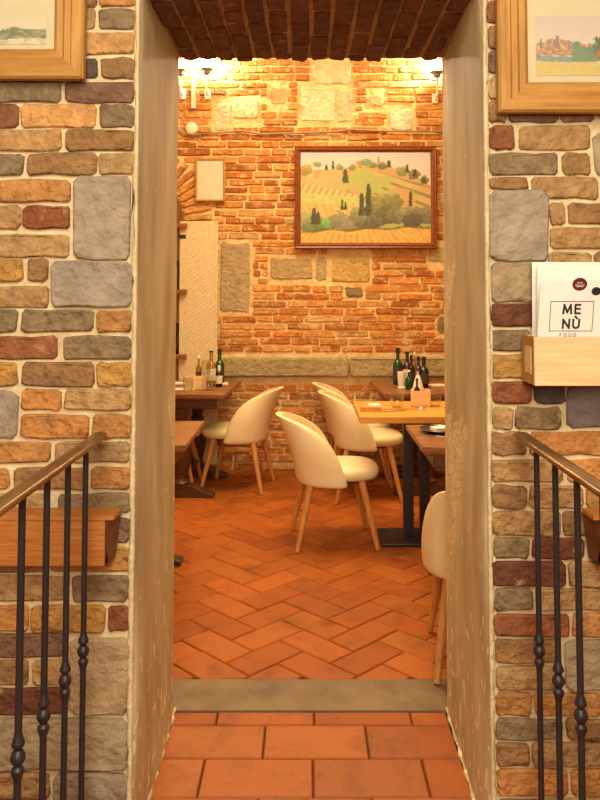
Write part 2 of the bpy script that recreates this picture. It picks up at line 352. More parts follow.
def wall_pieces(rows, stones, side, parent):
    far_parts, far_cols = [], []
    def put(x0, x1, z0, z1, code, stone=False, edge=False):
        if side < 0: x1 = min(x1, XL-.013)
        else: x0 = max(x0, XR+.013)
        w_, h_ = x1-x0, z1-z0
        r = rnd; d = r.uniform(.008, .014) if not stone else r.uniform(.010, .018)
        cut = .0085 if not stone else .014
        V, Fc = brick_vf(w_, h_, d, r, cut=cut, bev=.0042, jit=.003 if not stone else .004, bulge=.0022)
        col = vary(PAL[code], r, .1)
        return V, Fc, ((x0+x1)/2, YN, (z0+z1)/2), col
    def far(V, Fc, loc, col):
        n = sum(len(p[0]) for p in far_parts)
        far_parts.append(([(x+loc[0], y+loc[1], z+loc[2]) for x, y, z in V], Fc)); far_cols.extend([col]*len(V))
    for y0, y1, br in rows:
        for x0, x1, c in br:
            a, b = onY(x0, y1, YN), onY(x1, y0, YN)
            V, Fc, loc, col = put(a.x, b.x, a.z, b.z, c)
            add_piece('brick', V, Fc, loc, M['brick'], parent, col)
        # the course runs on beyond the picture
        za, zb = onY(300, y1, YN).z, onY(300, y0, YN).z
        xe = onY(min(b[0] for b in br), (y0+y1)/2, YN).x if side < 0 else onY(max(b[1] for b in br), (y0+y1)/2, YN).x
        for s0, s1, sy0, sy1, c in stones:
            if sy0 < y1 and sy1 > y0:
                xx = onY(s0 if side < 0 else s1, (y0+y1)/2, YN).x
                xe = min(xe, xx) if side < 0 else max(xe, xx)
        x = xe
        while abs(x) < XS-.05:
            L_ = rnd.uniform(.12, .23); x2 = x+side*(.012+L_)
            if abs(x2) > XS: x2 = side*XS
            lo, hi = sorted((x+side*.012, x2))
            if hi-lo > .03: far(*put(lo, hi, za, zb, rnd.choice('otbgryptbo')))
            x = x2
    for x0, x1, y0, y1, c in stones:
        a, b = onY(x0, y1, YN), onY(x1, y0, YN)
        V, Fc, loc, col = put(a.x, b.x, a.z, b.z, c, True)
        add_piece('stone', V, Fc, loc, M['stone'], parent, col)
    # courses above and below the picture
    ztop = max(onY(300, r_[0], YN).z for r_ in rows); zbot = min(onY(300, r_[1], YN).z for r_ in rows)
    zs = []
    z = ztop+.01
    while z < ZC: zs.append(z); z += .067
    z = zbot-.067
    while z > 0: zs.append(z); z -= .067
    x_in = (XL-.016) if side < 0 else (XR+.016)
    for z in zs:
        x = x_in
        while abs(x) < XS-.05:
            L_ = rnd.uniform(.1, .23); x2 = x+side*L_
            if abs(x2) > XS: x2 = side*XS
            lo, hi = sorted((x+side*.008, x2))
            if hi-lo > .03: far(*put(lo, hi, z, z+.057, rnd.choice('otbgryptbo')))
            x = x2
    V, Fc = join_vf(far_parts)
    o = obj('brickwork', V, Fc, M['brick'], parent, 'cap', colors=far_cols); o['kind'] = 'stuff'
wall_pieces(LEFT_ROWS, LEFT_STONES, -1, wall_l)
wall_pieces(RIGHT_ROWS, RIGHT_STONES, 1, wall_r)
a, b = onY(489, 190, YN), onY(527, 177, YN)      # half-height brick above the big grey stone
a.x = max(a.x, XR+.013); V, Fc = brick_vf(b.x-a.x, b.z-a.z, .011, rnd, cut=.007, bev=.0042, bulge=.002)
add_piece('brick', V, Fc, ((a.x+b.x)/2, YN, (a.z+b.z)/2), M['brick'], wall_r, PAL['b'])
# courses over the doorway, front
parts, cols = [], []
z = ZTOP+.03
while z < ZC:
    x = XL-.01+rnd.uniform(-.1, 0)
    while x < XR:
        L_ = rnd.uniform(.14, .23); lo, hi = max(x+.01, XL-.01), min(x+L_, XR+.01)
        if hi-lo > .03:
            V, Fc = brick_vf(hi-lo, .057, .016, rnd)
            parts.append(([(p[0]+(lo+hi)/2, p[1]+YN, p[2]+z+.03) for p in V], Fc)); cols += [vary(PAL[rnd.choice('otbgr')], rnd)]*len(V)
        x += L_
    z += .067
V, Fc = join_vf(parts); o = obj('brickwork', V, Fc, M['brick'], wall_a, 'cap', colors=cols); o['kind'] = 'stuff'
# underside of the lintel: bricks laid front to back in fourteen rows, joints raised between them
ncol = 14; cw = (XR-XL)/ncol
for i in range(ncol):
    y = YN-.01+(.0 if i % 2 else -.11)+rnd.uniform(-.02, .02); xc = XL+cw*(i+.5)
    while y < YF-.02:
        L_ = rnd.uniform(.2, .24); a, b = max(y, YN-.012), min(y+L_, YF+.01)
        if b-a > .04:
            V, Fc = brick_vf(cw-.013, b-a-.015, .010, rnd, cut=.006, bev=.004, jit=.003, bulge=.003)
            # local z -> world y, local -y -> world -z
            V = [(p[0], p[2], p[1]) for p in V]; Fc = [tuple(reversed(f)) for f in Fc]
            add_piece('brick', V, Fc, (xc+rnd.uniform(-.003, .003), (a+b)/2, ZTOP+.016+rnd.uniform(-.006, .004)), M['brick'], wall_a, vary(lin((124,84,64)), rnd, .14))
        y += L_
# plastered jambs, slightly uneven, with a rounded front arris
def jamb(name, x, side, label):
    spl = -.006 if side < 0 else -.012
    ny, nz = 14, 50; V, Fc = [], []
    for j in range(nz+1):
        for i in range(ny+1):
            t = i/ny; yy = YN-.012+(YF-YN+.016)*t; zz = (ZTOP+.012)*j/nz
            off = .004*math.sin(zz*3.1+t*2)+.003*math.sin(zz*7.7+1.3*side+t*5)+rnd.uniform(-.0012, .0012)
            if i == 0 or i == ny: off -= .010
            V.append((x+(-side)*off+(-side)*spl*t, yy, zz))
    for j in range(nz):
        for i in range(ny):
            a = j*(ny+1)+i; q = (a, a+1, a+ny+2, a+ny+1)
            Fc.append(q if side < 0 else tuple(reversed(q)))
    n = len(V)
    # returns into the wall at front and back
    for j in range(nz+1):
        zz = (ZTOP+.012)*j/nz; V.append((x+side*.012, YN+.004, zz))
    for j in range(nz+1):
        zz = (ZTOP+.012)*j/nz; V.append((x+side*.02, YF+.002, zz))
    for j in range(nz):
        a = j*(ny+1); b = n+j; q = (a, a+ny+1, b+1, b); Fc.append(q if side < 0 else tuple(reversed(q)))
        a = j*(ny+1)+ny; b = n+nz+1+j; q = (a, b, b+1, a+ny+1); Fc.append(q if side < 0 else tuple(reversed(q)))
    jo = struct(obj(name, V, Fc, M['jamb'], None, True), label)
    # rough pale plaster arris along the front edge and bead along the floor
    V, Fc = [], []
    n = 90
    for j in range(n+1):
        zz = (ZTOP+.01)*j/n; wv = .013+rnd.uniform(-.004, .005)
        for dx, dy in ((.001, .004), (.000, -.012), (.004, -.0155+rnd.uniform(-.002, .002)), (wv*.7, -.013+rnd.uniform(-.002, .002)), (wv, -.004), (wv, .006)):
            V.append((x+side*(dx+.0), YN+dy, zz))
    for j in range(n):
        for k in range(5):
            a = j*6+k; q = (a, a+6, a+7, a+1); Fc.append(q if side > 0 else tuple(reversed(q)))
    obj('plaster_arris', V, Fc, M['mortar'], jo, True)
    pts = []; rr = []
    for j in range(41):
        t = j/40; pts.append((x-side*spl*t-side*.002, YN+.0+(YF-YN)*t, .0)); rr.append(.005+.003*math.sin(j*1.1)+rnd.uniform(0, .002))
    tube('plaster_bead', pts, rr, M['jamb'], jo, 8)
    return jo
jamb('trim_1', XL, -1, 'worn khaki plaster jamb on the left of the doorway')
jamb('trim_2', XR, 1, 'worn khaki plaster jamb on the right of the doorway')

# ------------------------------------------------------------------ floors
floor = struct(box('floor', -XS, XS, -2.4, YB+.5, -.12, -.012, M['grout']), 'terracotta tiled floor running through the doorway')
def clip(poly, a, b, c):       # keep a*x+b*y <= c
    out = []
    for i, p in enumerate(poly):
        q = poly[(i+1) % len(poly)]; dp, dq = a*p[0]+b*p[1]-c, a*q[0]+b*q[1]-c
        if dp <= 0: out.append(p)
        if (dp < 0 < dq) or (dq < 0 < dp):
            t = dp/(dp-dq); out.append((p[0]+(q[0]-p[0])*t, p[1]+(q[1]-p[1])*t))
    return out
def parea(p): return abs(sum(p[i][0]*p[(i+1) % len(p)][1]-p[(i+1) % len(p)][0]*p[i][1] for i in range(len(p))))/2
def shrink(poly, d):
    n = len(poly); out = []
    for i in range(n):
        p0, p1, p2 = Vector(poly[i-1]), Vector(poly[i]), Vector(poly[(i+1) % n])
        e1, e2 = (p1-p0), (p2-p1)
        if e1.length < 1e-5 or e2.length < 1e-5: continue
        e1.normalize(); e2.normalize()
        n1, n2 = Vector((-e1.y, e1.x)), Vector((-e2.y, e2.x))
        k = 1+n1.dot(n2)
        if k < .2: k = .2
        q = p1+(n1+n2)*(d/k); out.append((q.x, q.y))
    return out
def tile_vf(poly, r):
    n = len(poly); dz = r.uniform(-.0012, .0012)
    inner = shrink(poly, .004)
    if len(inner) != n: inner = poly
    tx, ty = r.uniform(-.004, .004), r.uniform(-.004, .004)
    cx, cy = sum(p[0] for p in poly)/n, sum(p[1] for p in poly)/n
    V = [(x, y, -.013) for x, y in poly]+[(x, y, -.0035+dz) for x, y in poly]+[(x, y, dz+tx*(x-cx)+ty*(y-cy)) for x, y in inner]
    Fc = [(k*n+i, k*n+(i+1) % n, (k+1)*n+(i+1) % n, (k+1)*n+i) for k in (0, 1) for i in range(n)]+[tuple(range(2*n, 3*n))]
    return V, Fc
def inview(x, y):
    if y < .3: return False
    k = F/y; return 165 < PX+x*k < 460
YS0, YS1 = onZ(310, 711).y, onZ(310, 679.5).y
TCOL = [(164,86,24), (168,90,26), (158,82,24), (154,79,24), (170,92,28)]
tiles = []
W_ = .1435; o0 = onZ(249.3, 676); r2 = math.sqrt(.5)
for i in range(-60, 61):
    for j in range(-60, 61):
        s = (i-j) % 4
        if s == 0: q = [(i, j), (i+2, j), (i+2, j+1), (i, j+1)]
        elif s == 3: q = [(i, j), (i+1, j), (i+1, j+2), (i, j+2)]
        else: continue
        p = [(o0.x+(u-v)*r2*W_, o0.y+(u+v)*r2*W_) for u, v in q]
        cx, cy = sum(a[0] for a in p)/4, sum(a[1] for a in p)/4
        if abs(cx) > XS+.2 or cy > YB+.3 or cy < YS1-.25: continue
        p = shrink(p, .0030)
        for cl in ((0, -1, -YS1-.002), (0, 1, YB+.01), (1, 0, XS), (-1, 0, XS)):
            p = clip(p, *cl)
            if len(p) < 3: break
        if len(p) < 3 or parea(p) < .0006: continue
        tiles.append((p, cx, cy))
# front walkway, running bond
rows = [onZ(310, y).y for y in (712, 725, 758, 797)]
step = .185
while rows[-1] > -2.2: rows.append(rows[-1]-step)
jl = [[217, 314, 411], [264, 367], [201, 313, 426], [258, 372]]
ym = [718, 741, 777, 800]
TW = .335
for k in range(len(rows)-1):
    y1, y0 = rows[k], rows[k+1]
    if k < 4: xs = [onZ(x, ym[k]).x for x in jl[k]]
    else: xs = [.03+(k % 2)*TW/2]
    while xs[0] > -XS: xs.insert(0, xs[0]-TW)
    while xs[-1] < XS: xs.append(xs[-1]+TW)
    for a, b in zip(xs, xs[1:]):
        p = [(a, y0), (b, y0), (b, y1), (a, y1)]; p = shrink(p, .0025)
        lim = (XL-.0, XR+.0) if y1 > YN+.01 else (-XS, XS)
        p = clip(p, -1, 0, -lim[0]); p = clip(p, 1, 0, lim[1]) if len(p) > 2 else p
        if len(p) < 3 or parea(p) < .0006: continue
        tiles.append((p, (a+b)/2, (y0+y1)/2))
tiles.sort(key=lambda t: (not inview(t[1], t[2]), -parea(t[0])/max(.3, t[2])**3))
parts, cols = [], []; nt = 0
for p, cx, cy in tiles:
    V, Fc = tile_vf(p, rnd); col = vary(lin(rnd.choice(TCOL)), rnd, .04)
    if nt < 290 and inview(cx, cy) and cy > 1.9:
        V = [(x-cx, y-cy, z) for x, y, z in V]
        add_piece('floor_tile', V, Fc, (cx, cy, 0), M['tile'], floor, col, smooth=False); nt += 1
    else:
        parts.append((V, Fc)); cols += [col]*len(V)
V, Fc = join_vf(parts); o = obj('floor_tiling', V, Fc, M['tile'], floor, colors=cols); o['kind'] = 'stuff'
struct(box('trim_3', XL-.3, XR+.3, YS0+.002, YS1, -.013, .001, M['sill']), 'grey brown cement strip across the floor at the doorway')

# ------------------------------------------------------------------ room shells
def shell(name, x0, x1, y0, y1, z0, z1, m): return struct(box(name, x0, x1, y0, y1, z0, z1, M[m]))
shell('wall_side_left', -XS-.15, -XS, -2.4, YB+.5, 0, ZC2+.1, 'plain')
shell('wall_side_right', XS, XS+.15, -2.4, YB+.5, 0, ZC2+.1, 'plain')
shell('wall_front', -XS, XS, -2.55, -2.4, 0, ZC2, 'plain')
shell('ceiling', -XS, XS, -2.4, YN, ZC, ZC+.12, 'plain_dark')
shell('ceiling_dining', -XS, XS, YF, YB+.5, ZC2, ZC2+.12, 'plain_dark')

# ------------------------------------------------------------------ far brick wall with an arched niche
NX, NR, NZ = -1.40, .40, onY(184, 222, YB).z
outline = [(-XS, 0), (NX-NR, 0), (NX-NR, NZ)]+[(NX-NR*math.cos(a), NZ+NR*math.sin(a)) for a in [math.pi*k/16 for k in range(1, 16)]]+[(NX+NR, NZ), (NX+NR, 0), (XS, 0), (XS, ZC2), (-XS, ZC2)]
wall_b = struct(prism('wall_back', outline, 'y', YB, YB+.3, M['fmortar']), 'old orange brick wall with lime mortar at the end of the dining room')
struct(box('wall_niche', NX-NR-.1, NX+NR+.1, YB+.3, YB+.36, 0, NZ+NR+.1, M['plain']))
def B(x0, x1, y0, y1):
    a, b = onY(x0, y1, YB), onY(x1, y0, YB); return a.x, b.x, a.z, b.z
LED = B(220, 460, 357, 376)
STN = [ # px rects of stones and rendered patches in the far wall
 (313,350,63,84,(214,196,150)), (301,335,88,121,(222,202,156)), (338,352,90,122,(206,186,140)), (390,412,109,130,(222,206,166)),
 (215,230,104,130,(216,196,152)), (233,258,101,119,(214,190,144)), (221,250,243,311,(182,158,116)), (271,312,258,279,(186,158,108)),
 (316,327,257,280,(190,164,114)), (331,369,256,281,(204,168,98)), (430,450,247,262,(206,180,128)), (346,362,287,297,(150,126,88)), (438,452,318,332,(150,130,80)),
 (270,285,88,104,(206,160,100)), (370,384,96,106,(214,180,128))]
rects = [B(*s[:4]) for s in STN]
def blocked(z0, z1):
    out = []
    for x0, x1, a, b in rects+[(-XS, XS, LED[2], LED[3]) if False else (LED[0]-.02, XS, LED[2], LED[3])]:
        if a-.016 < z1 and b+.016 > z0: out.append((x0-.028, x1+.028))
    zc = (z0+z1)/2
    if zc < NZ: out.append((NX-NR-.02, NX+NR+.02))
    elif zc < NZ+NR+.25:
        h = math.sqrt(max(0, (NR+.245)**2-(zc-NZ)**2)); out.append((NX-h-.01, NX+h+.01))
    return sorted(out)
FB = [(206,134,64), (198,122,56), (214,148,78), (188,112,52), (194,130,70), (208,154,90), (176,106,54), (210,140,66)]
pieces = []
z = .01
while z < ZC2-.05:
    h = rnd.uniform(.046, .054)
    x = -XS+rnd.uniform(-.2, 0); bl = blocked(z, z+h)
    while x < XS:
        L_ = rnd.choice((rnd.uniform(.22, .29), rnd.uniform(.2, .27), rnd.uniform(.11, .15)))
        segs = [(max(x, -XS), min(x+L_, XS))]
        for b0, b1 in bl:
            ns = []
            for s0, s1 in segs:
                if b1 <= s0 or b0 >= s1: ns.append((s0, s1))
                else:
                    if b0 > s0: ns.append((s0, b0))
                    if b1 < s1: ns.append((b1, s1))
            segs = ns
        for s0, s1 in segs:
            if s1-s0 > .035: pieces.append((s0, s1, z+rnd.uniform(-.003, .003), h*rnd.uniform(.86, 1.05)))
        x += L_+rnd.uniform(.01, .022)
    z += h+.0125
def vis(x, z):
    k = F/YB; px = PX+x*k; return 176 < px < 448 and 0.0 < z < 3.4
pieces.sort(key=lambda p: (not vis((p[0]+p[1])/2, p[2]), -(p[1]-p[0])))
parts, cols = [], []
for n_, (x0, x1, z0, h) in enumerate(pieces):
    d = rnd.uniform(.006, .018)
    V, Fc = brick_vf(x1-x0, h, d, rnd, cut=.007, bev=.004, jit=.0045, mids=(n_ < 300), bulge=.003)
    col = vary(lin(rnd.choice(FB)), rnd, .14); loc = ((x0+x1)/2, YB, z0+h/2)
    if n_ < 275: add_piece('brick', V, Fc, loc, M['fbrick'], wall_b, col, rot=(0, rnd.uniform(-.012, .012), 0))
    else:
        parts.append(([(a+loc[0], b+loc[1], c+loc[2]) for a, b, c in V], Fc)); cols += [col]*len(V)
V, Fc = join_vf(parts); o = obj('brickwork', V, Fc, M['fbrick'], wall_b, 'cap', colors=cols); o['kind'] = 'stuff'
na = 24
for k in range(na):      # radial bricks of the niche arch
    a = math.pi*(k+.5)/na; rr = NR+.12
    V, Fc = brick_vf(.225, .046, .02, rnd, cut=.008, jit=.004)
    add_piece('brick', V, Fc, (NX+rr*math.cos(a), YB, NZ+rr*math.sin(a)), M['fbrick'], wall_b, vary(lin(rnd.choice(FB)), rnd), rot=(0, -a, 0))
for (x0, x1, z0, z1), s in zip(rects, STN):
    V, Fc = brick_vf(x1-x0, z1-z0, rnd.uniform(.006, .012), rnd, cut=.016, bev=.004, jit=.008, bulge=.004)
    add_piece('stone', V, Fc, ((x0+x1)/2, YB, (z0+z1)/2), M['fstone'], wall_b, lin(s[4]))
for x0, x1 in ((LED[0], onY(349, 366, YB).x-.004), (onY(349, 366, YB).x+.004, XS)):   # grey stone ledge in two blocks
    V, Fc = brick_vf(x1-x0, LED[3]-LED[2], .06, rnd, cut=.012, bev=.01, jit=.004, bulge=.004)
    add_piece('stone_ledge', V, Fc, ((x0+x1)/2, YB, (LED[2]+LED[3])/2), M['fstone'], wall_b, lin((176,156,110)))

# ------------------------------------------------------------------ pictures
def frame_bars(parent, w, h, prof, mt, mth=None):
    for k in range(4):
        V, Fc = [], []; n = len(prof)
        for e in (0, 1):
            sx, sz = [(-1, -1), (1, -1), (1, 1), (-1, 1)][(k+e) % 4]
            for t, d in prof: V.append((sx*(w/2-t), -d, sz*(h/2-t)))
        for i in range(n):
            j = (i+1) % n; Fc.append((i, j, n+j, n+i))
        Fc.append(tuple(range(n-1, -1, -1))); Fc.append(tuple(range(n, 2*n)))
        obj('frame_bar', V, Fc, mth if (mth and k % 2 == 0) else mt, parent)
def painting_grid(name, w, h, nx, ny, fn, mt, parent, y):
    V, Fc, C = [], [], []
    for j in range(ny+1):
        for i in range(nx+1):
            u, v = i/nx, j/ny; V.append(((u-.5)*w, y, (.5-v)*h)); C.append(lin(fn(u, v)))
    for j in range(ny):
        for i in range(nx):
            a = j*(nx+1)+i; Fc.append((a, a+nx+1, a+nx+2, a+1))
    return obj(name, V, Fc, mt, parent, False, colors=C)
def hsh(a, b=0): 
    x = math.sin(a*127.1+b*311.7)*43758.5453; return x-math.floor(x)
def vn(x, y):
    i, j = math.floor(x), math.floor(y); f, g = x-i, y-j; f = f*f*(3-2*f); g = g*g*(3-2*g)
    return (hsh(i, j)*(1-f)+hsh(i+1, j)*f)*(1-g)+(hsh(i, j+1)*(1-f)+hsh(i+1, j+1)*f)*g
def mixc(a, b, t): t = max(0, min(1, t)); return tuple(x+(y-x)*t for x, y in zip(a, b))
def interp(pts, u):
    for (a, b), (c, d) in zip(pts, pts[1:]):
        if u <= c: return b+(d-b)*(u-a)/(c-a)
    return pts[-1][1]
CYP = [(.522,.35,.70,.020), (.47,.45,.70,.018), (.345,.19,.34,.018), (.32,.52,.64,.010), (.345,.55,.64,.008), (.845,.43,.59,.011), (.105,.61,.80,.018), (.135,.66,.8,.014),
       (.25,.1,.19,.009), (.68,.09,.17,.012), (.82,.14,.23,.01), (.2,.14,.2,.008), (.88,.19,.27,.014), (.95,.28,.35,.014)]
BLOBS = [(.04,.20,.055,(150,130,60)), (.09,.78,.09,(110,120,70)), (.02,.72,.06,(140,140,90)), (.17,.82,.06,(96,104,60)), (.23,.78,.06,(110,150,70)), (.30,.75,.08,(120,116,84)), (.40,.78,.09,(128,118,92)),
         (.50,.74,.10,(106,96,66)), (.58,.66,.09,(112,104,60)), (.62,.58,.10,(124,116,66)), (.70,.57,.09,(112,110,62)), (.66,.70,.10,(92,86,52)), (.75,.70,.09,(104,98,66)), (.82,.70,.09,(116,112,78)),
         (.90,.70,.08,(104,98,70)), (.97,.70,.09,(110,106,76)), (.86,.76,.08,(84,78,58)), (.55,.78,.08,(92,88,62)), (.44,.70,.07,(116,116,78)), (.50,.11,.04,(110,136,96)), (.56,.15,.03,(110,120,70)), (.63,.16,.035,(96,104,64)), (.40,.17,.03,(120,120,70)), (.78,.22,.05,(120,122,70)), (.87,.25,.05,(112,112,64)), (.95,.31,.04,(110,108,60)), (.13,.14,.03,(130,130,80)), (.3,.17,.03,(126,124,76))]
def tuscany(u, v):
    n = vn(u*40, v*40); n2 = vn(u*90+7, v*60)
    hz = interp([(0,.24),(.1,.2),(.25,.19),(.4,.17),(.55,.13),(.66,.15),(.8,.22),(.92,.30),(1,.37)], u)
    if v < hz:
        c = mixc((196,190,186), (214,200,176), v/.3+.5*(vn(u*6, v*8)-.5)); c = mixc(c, (200,190,190), max(0, u-.5)*.8)
    else:
        d = v-hz
        c = mixc((198,164,102), (176,166,104), vn(u*7+3, v*14+u*6))
        if u > .35:
            l = math.sin((v-.5*u)*70+vn(u*5, v*5)*3)
            if l > .5: c = mixc(c, (120,124,66), .85)
            if vn(u*5+9, v*9-u*4) > .62: c = (192,152,98)
            if vn(u*6+30, v*10+u*3) > .66: c = (168,170,92)
        vy = .33+.35*max(0, u-.0)*.9
        if u < .5 and v > vy:
            c = mixc((206,188,124), (170,146,80), .5+.5*math.sin((u*1.0+v*.4)*120))
        if v > .47+.12*u-.02 and u < .46: c = mixc((168,176,96), (196,190,110), n)
        if v > .56+.06*u: c = mixc((220,176,108), (196,158,88), .5+.5*math.sin(u*110-v*30)) if u < .45 else mixc((190,186,110), (160,160,84), n)
        if .05 < u < .15 and hz-.01 < v < hz+.09: c = (222,178,112) if u < .1 else (206,150,86)
    if .42 < u < .64 and .10 < v < .18 and hsh(math.floor(u*34), math.floor(v*40)) > .45: c = mixc((224,172,104), (196,120,66), hsh(math.floor(u*34)+3, 1))
    if .593 < u < .607 and .05 < v < .17: c = (196,130,80)
    for bx, by, br, bc in BLOBS:
        q = ((u-bx)/br)**2+((v-by)/(br*1.15))**2+.9*(n-.5)
        if q < 1: c = mixc(bc, tuple(x*1.35 for x in bc), .9*(by-v)/br*.5+.25+.8*(n2-.5))
    for cx, a, b, ww in CYP:
        if a < v < b:
            t = (v-a)/(b-a); wq = ww*(.35+1.1*math.sqrt(t))*(.75+.5*n)
            if abs(u-cx) < wq: c = mixc((58,62,38), (96,92,52), n2*.9+(u-cx)/ww*.3)
    fg = .885-.05*u+.012*math.sin(u*21)
    if v > fg: c = mixc((226,180,92), (170,122,56), (.5+.5*math.sin((u-(v-fg)*(u-.4)*1.6)*150))*.75*n+.1)
    elif v > fg-.03: c = mixc(c, (104,96,52), .7*n2+.3)
    return c
def make_picture(name, label, px, Y, prof, mt, mth=None, cat='picture'):
    x0, x1, y0, y1 = px; a, b = onY(x0, y1, Y), onY(x1, y0, Y)
    t = thing(name, label, cat, ((a.x+b.x)/2, Y, (a.z+b.z)/2)); w_, h_ = b.x-a.x, b.z-a.z
    frame_bars(t, w_, h_, prof, mt, mth)
    return t, w_, h_
YP = YB-.045
pr = [(0,0),(0,.03),(.008,.04),(.02,.036),(.03,.042),(.042,.03),(.05,.022),(.05,0)]
t, w_, h_ = make_picture('landscape_painting', 'large oil painting of hills, cypresses and vineyards in mahogany frame', (294.5,436,146.5,249), YP, pr, M['frame_red'])
painting_grid('canvas', w_-.096, h_-.096, 220, 156, tuscany, M['paint'], t, -.018)
box('backing', -w_/2+.01, w_/2-.01, -.012, 0, -h_/2+.01, h_/2-.01, M['frame_red'], t)
# small glazed print
pr2 = [(0,0),(0,.02),(.006,.024),(.016,.02),(.016,0)]
t, w_, h_ = make_picture('framed_notice', 'small upright frame with blank pale paper beside the large painting', (195.5,225.5,158.5,201.5), YB-.035, pr2, M['pine'])
box('paper', -w_/2+.014, w_/2-.014, -.012, -.002, -h_/2+.014, h_/2-.014, M['white_paper'], t)
box('glazing', -w_/2+.014, w_/2-.014, -.0165, -.0145, -h_/2+.014, h_/2-.014, M['clear'], t)
# near pictures
YPN = YN-.028
pr3 = [(0,0),(0,.022),(.006,.03),(.03,.034),(.036,.026),(.05,.03),(.058,.02),(.072,.024),(.082,.014),(.082,0)]
def village(u, v):
    n = vn(u*16, v*12); n2 = vn(u*46, v*34+5); n3 = vn(u*90+3, v*70)
    c = mixc((228,204,198), (238,224,206), v*1.7+.5*(n-.5))
    sky = .47-.10*max(0, 1-abs(u-.20)/.22)+.05*(vn(u*34, 3)-.5)
    if u < .56 and sky < v < .66:
        c = mixc((226,178,138), (196,140,110), n3)
        if n2 > .58: c = mixc(c, (150,132,140), .6)
        if n2 < .3: c = mixc(c, (236,206,166), .8)
    for ux, a, ww in ((.045,.38,.008), (.125,.42,.007), (.20,.33,.012), (.31,.40,.007), (.38,.42,.006)):
        if a < v < .55 and abs(u-ux) < ww*(1+.8*(v-a)/.2): c = mixc((150,136,140), (190,150,130), n3)
    if v > .60+.10*n and v < .78: c = mixc((128,150,168), (176,182,160), n2*1.1)
    if u > .34 and v > .46+.2*abs(u-.47)+.12*(n-.5) and v < .77 and u < .7: c = mixc((140,164,118), (112,146,134), n2)
    d = ((u-.74)/.20)**2+((v-.50)/.26)**2+.9*(n2-.5)
    if d < 1: c = mixc((74,108,78), (128,150,96), n3*.9)
    for ux in (.62, .70, .80):
        if .12+.25*abs(ux-.7)*2 < v < .7 and abs(u-ux) < .02*(.3+v)+.012*(n2-.5): c = mixc((64,96,76), (96,120,84), n3)
    if v > .75+.03*math.sin(u*5)+.03*(n-.5): c = mixc((234,200,112), (226,212,160), n2)
    if .565 < u < .66 and .56 < v < .69-.0*n: c = mixc((220,140,78), (190,110,64), n3) if v > .60 or abs(u-.61) < .03 else c
    return mixc(c, (240,230,210), .12)
t, w_, h_ = make_picture('village_watercolour', 'pine framed watercolour of a hill village above the menu box', (496.5,676,-30,114), YPN, pr3, M['pine'], M['pine_h'])
box('mount', -w_/2+.07, w_/2-.07, -.012, -.001, -h_/2+.06, h_/2-.06, M['cream_mat'], t)
a, b = onY(535, 77, YPN), onY(640, 18, YPN); 
pg = painting_grid('watercolour', b.x-a.x, b.z-a.z, 170, 96, village, M['paper_print'], t, -.0135)
pg.location = ((a.x+b.x)/2-t.location.x, 0, (a.z+b.z)/2-t.location.z)
box('glazing', -w_/2+.07, w_/2-.07, -.0165, -.0150, -h_/2+.06, h_/2-.06, M['clear'], t)
def sketch(u, v):
    n = vn(u*30, v*10); c = (240,228,200)
    top = .55+.14*math.sin(u*4+1)-.25*max(0, 1-abs(u-.72)/.12)*vn(u*60, 1)
    if top < v < .80-.05*math.sin(u*9): c = mixc((130,136,110), (196,190,160), n*1.1)
    if v > .72 and n > .6: c = mixc(c, (190,190,150), .5)
    return c
t, w_, h_ = make_picture('small_sketch', 'pine framed pale sketch of a low shoreline beside the doorway', (-120,88,-70,81), YPN, pr3, M['pine'], M['pine_h'])
box('mount', -w_/2+.07, w_/2-.07, -.012, -.001, -h_/2+.06, h_/2-.06, M['cream_mat'], t)
a, b = onY(-75, 46, YPN), onY(48, 20, YPN)
pg = painting_grid('drawing', b.x-a.x, b.z-a.z, 100, 30, sketch, M['paper_print'], t, -.0135)
pg.location = ((a.x+b.x)/2-t.location.x, 0, (a.z+b.z)/2-t.location.z)
box('glazing', -w_/2+.07, w_/2-.07, -.0165, -.0150, -h_/2+.06, h_/2-.06, M['clear'], t)

# ------------------------------------------------------------------ railings
def railing(x, side, label):
    g = thing('stair_railing', label, 'railing', (x, 0, 0))
    zt = onY(300, 434, 2.06).z; y0, y1 = -1.2, 2.05
    # handrail: flattened half-round section, end drawn down to a blunt tip
    V, Fc = [], []; sec = [(math.copysign(abs(math.cos(a))**.6, math.cos(a))*.019, math.copysign(abs(math.sin(a))**.6, math.sin(a))*(.009 if a < math.pi else .007)) for a in [2*math.pi*k/14 for k in range(14)]]
    st_ = [(y0, 1, 0), (y1-.10, 1, 0), (y1-.05, .98, .002), (y1-.02, .9, .003), (y1-.006, .72, .002), (y1, .42, 0)]
    for yy, sc, dz in st_:
        for a, b in sec: V.append((a*sc, yy, zt+b*sc+dz))
    n = len(sec)
    for i in range(len(st_)-1):
        for k in range(n): a, b = i*n+k, i*n+(k+1) % n; Fc.append((a, a+n, b+n, b))
    Fc.append(tuple(range(n))); Fc.append(tuple(range(len(V)-1, len(V)-n-1, -1)))
    obj('handrail', V, Fc, M['rail'], g, True)
    zk = .592; y = 1.90
    while y > -1.15:
        v, f = lathe_vf([(.011, 0), (.011, .006), (.0073, .02), (.0071, zt-.006)], 10)
        b = obj('baluster', v, f, M['black'], g, True, loc=(0, y, 0)); shade_auto(b)
        prof = [(.0072, -.044), (.0082, -.037), (.0120, -.027), (.0125, -.024), (.0120, -.021), (.0074, -.016), (.0074, -.0135), (.0108, -.010), (.0140, -.003), (.0140, .003), (.0108, .010), (.0074, .0135), (.0074, .016), (.0120, .021), (.0125, .024), (.0120, .027), (.0082, .037), (.0072, .044)]
        v, f = lathe_vf(prof, 12); k = obj('knuckle', v, f, M['black'], b, True, loc=(0, 0, zk)); shade_auto(k, 28)
        y -= .1405
    return g
railing(-.53, -1, 'black iron railing with bronze handrail below the pale sketch')
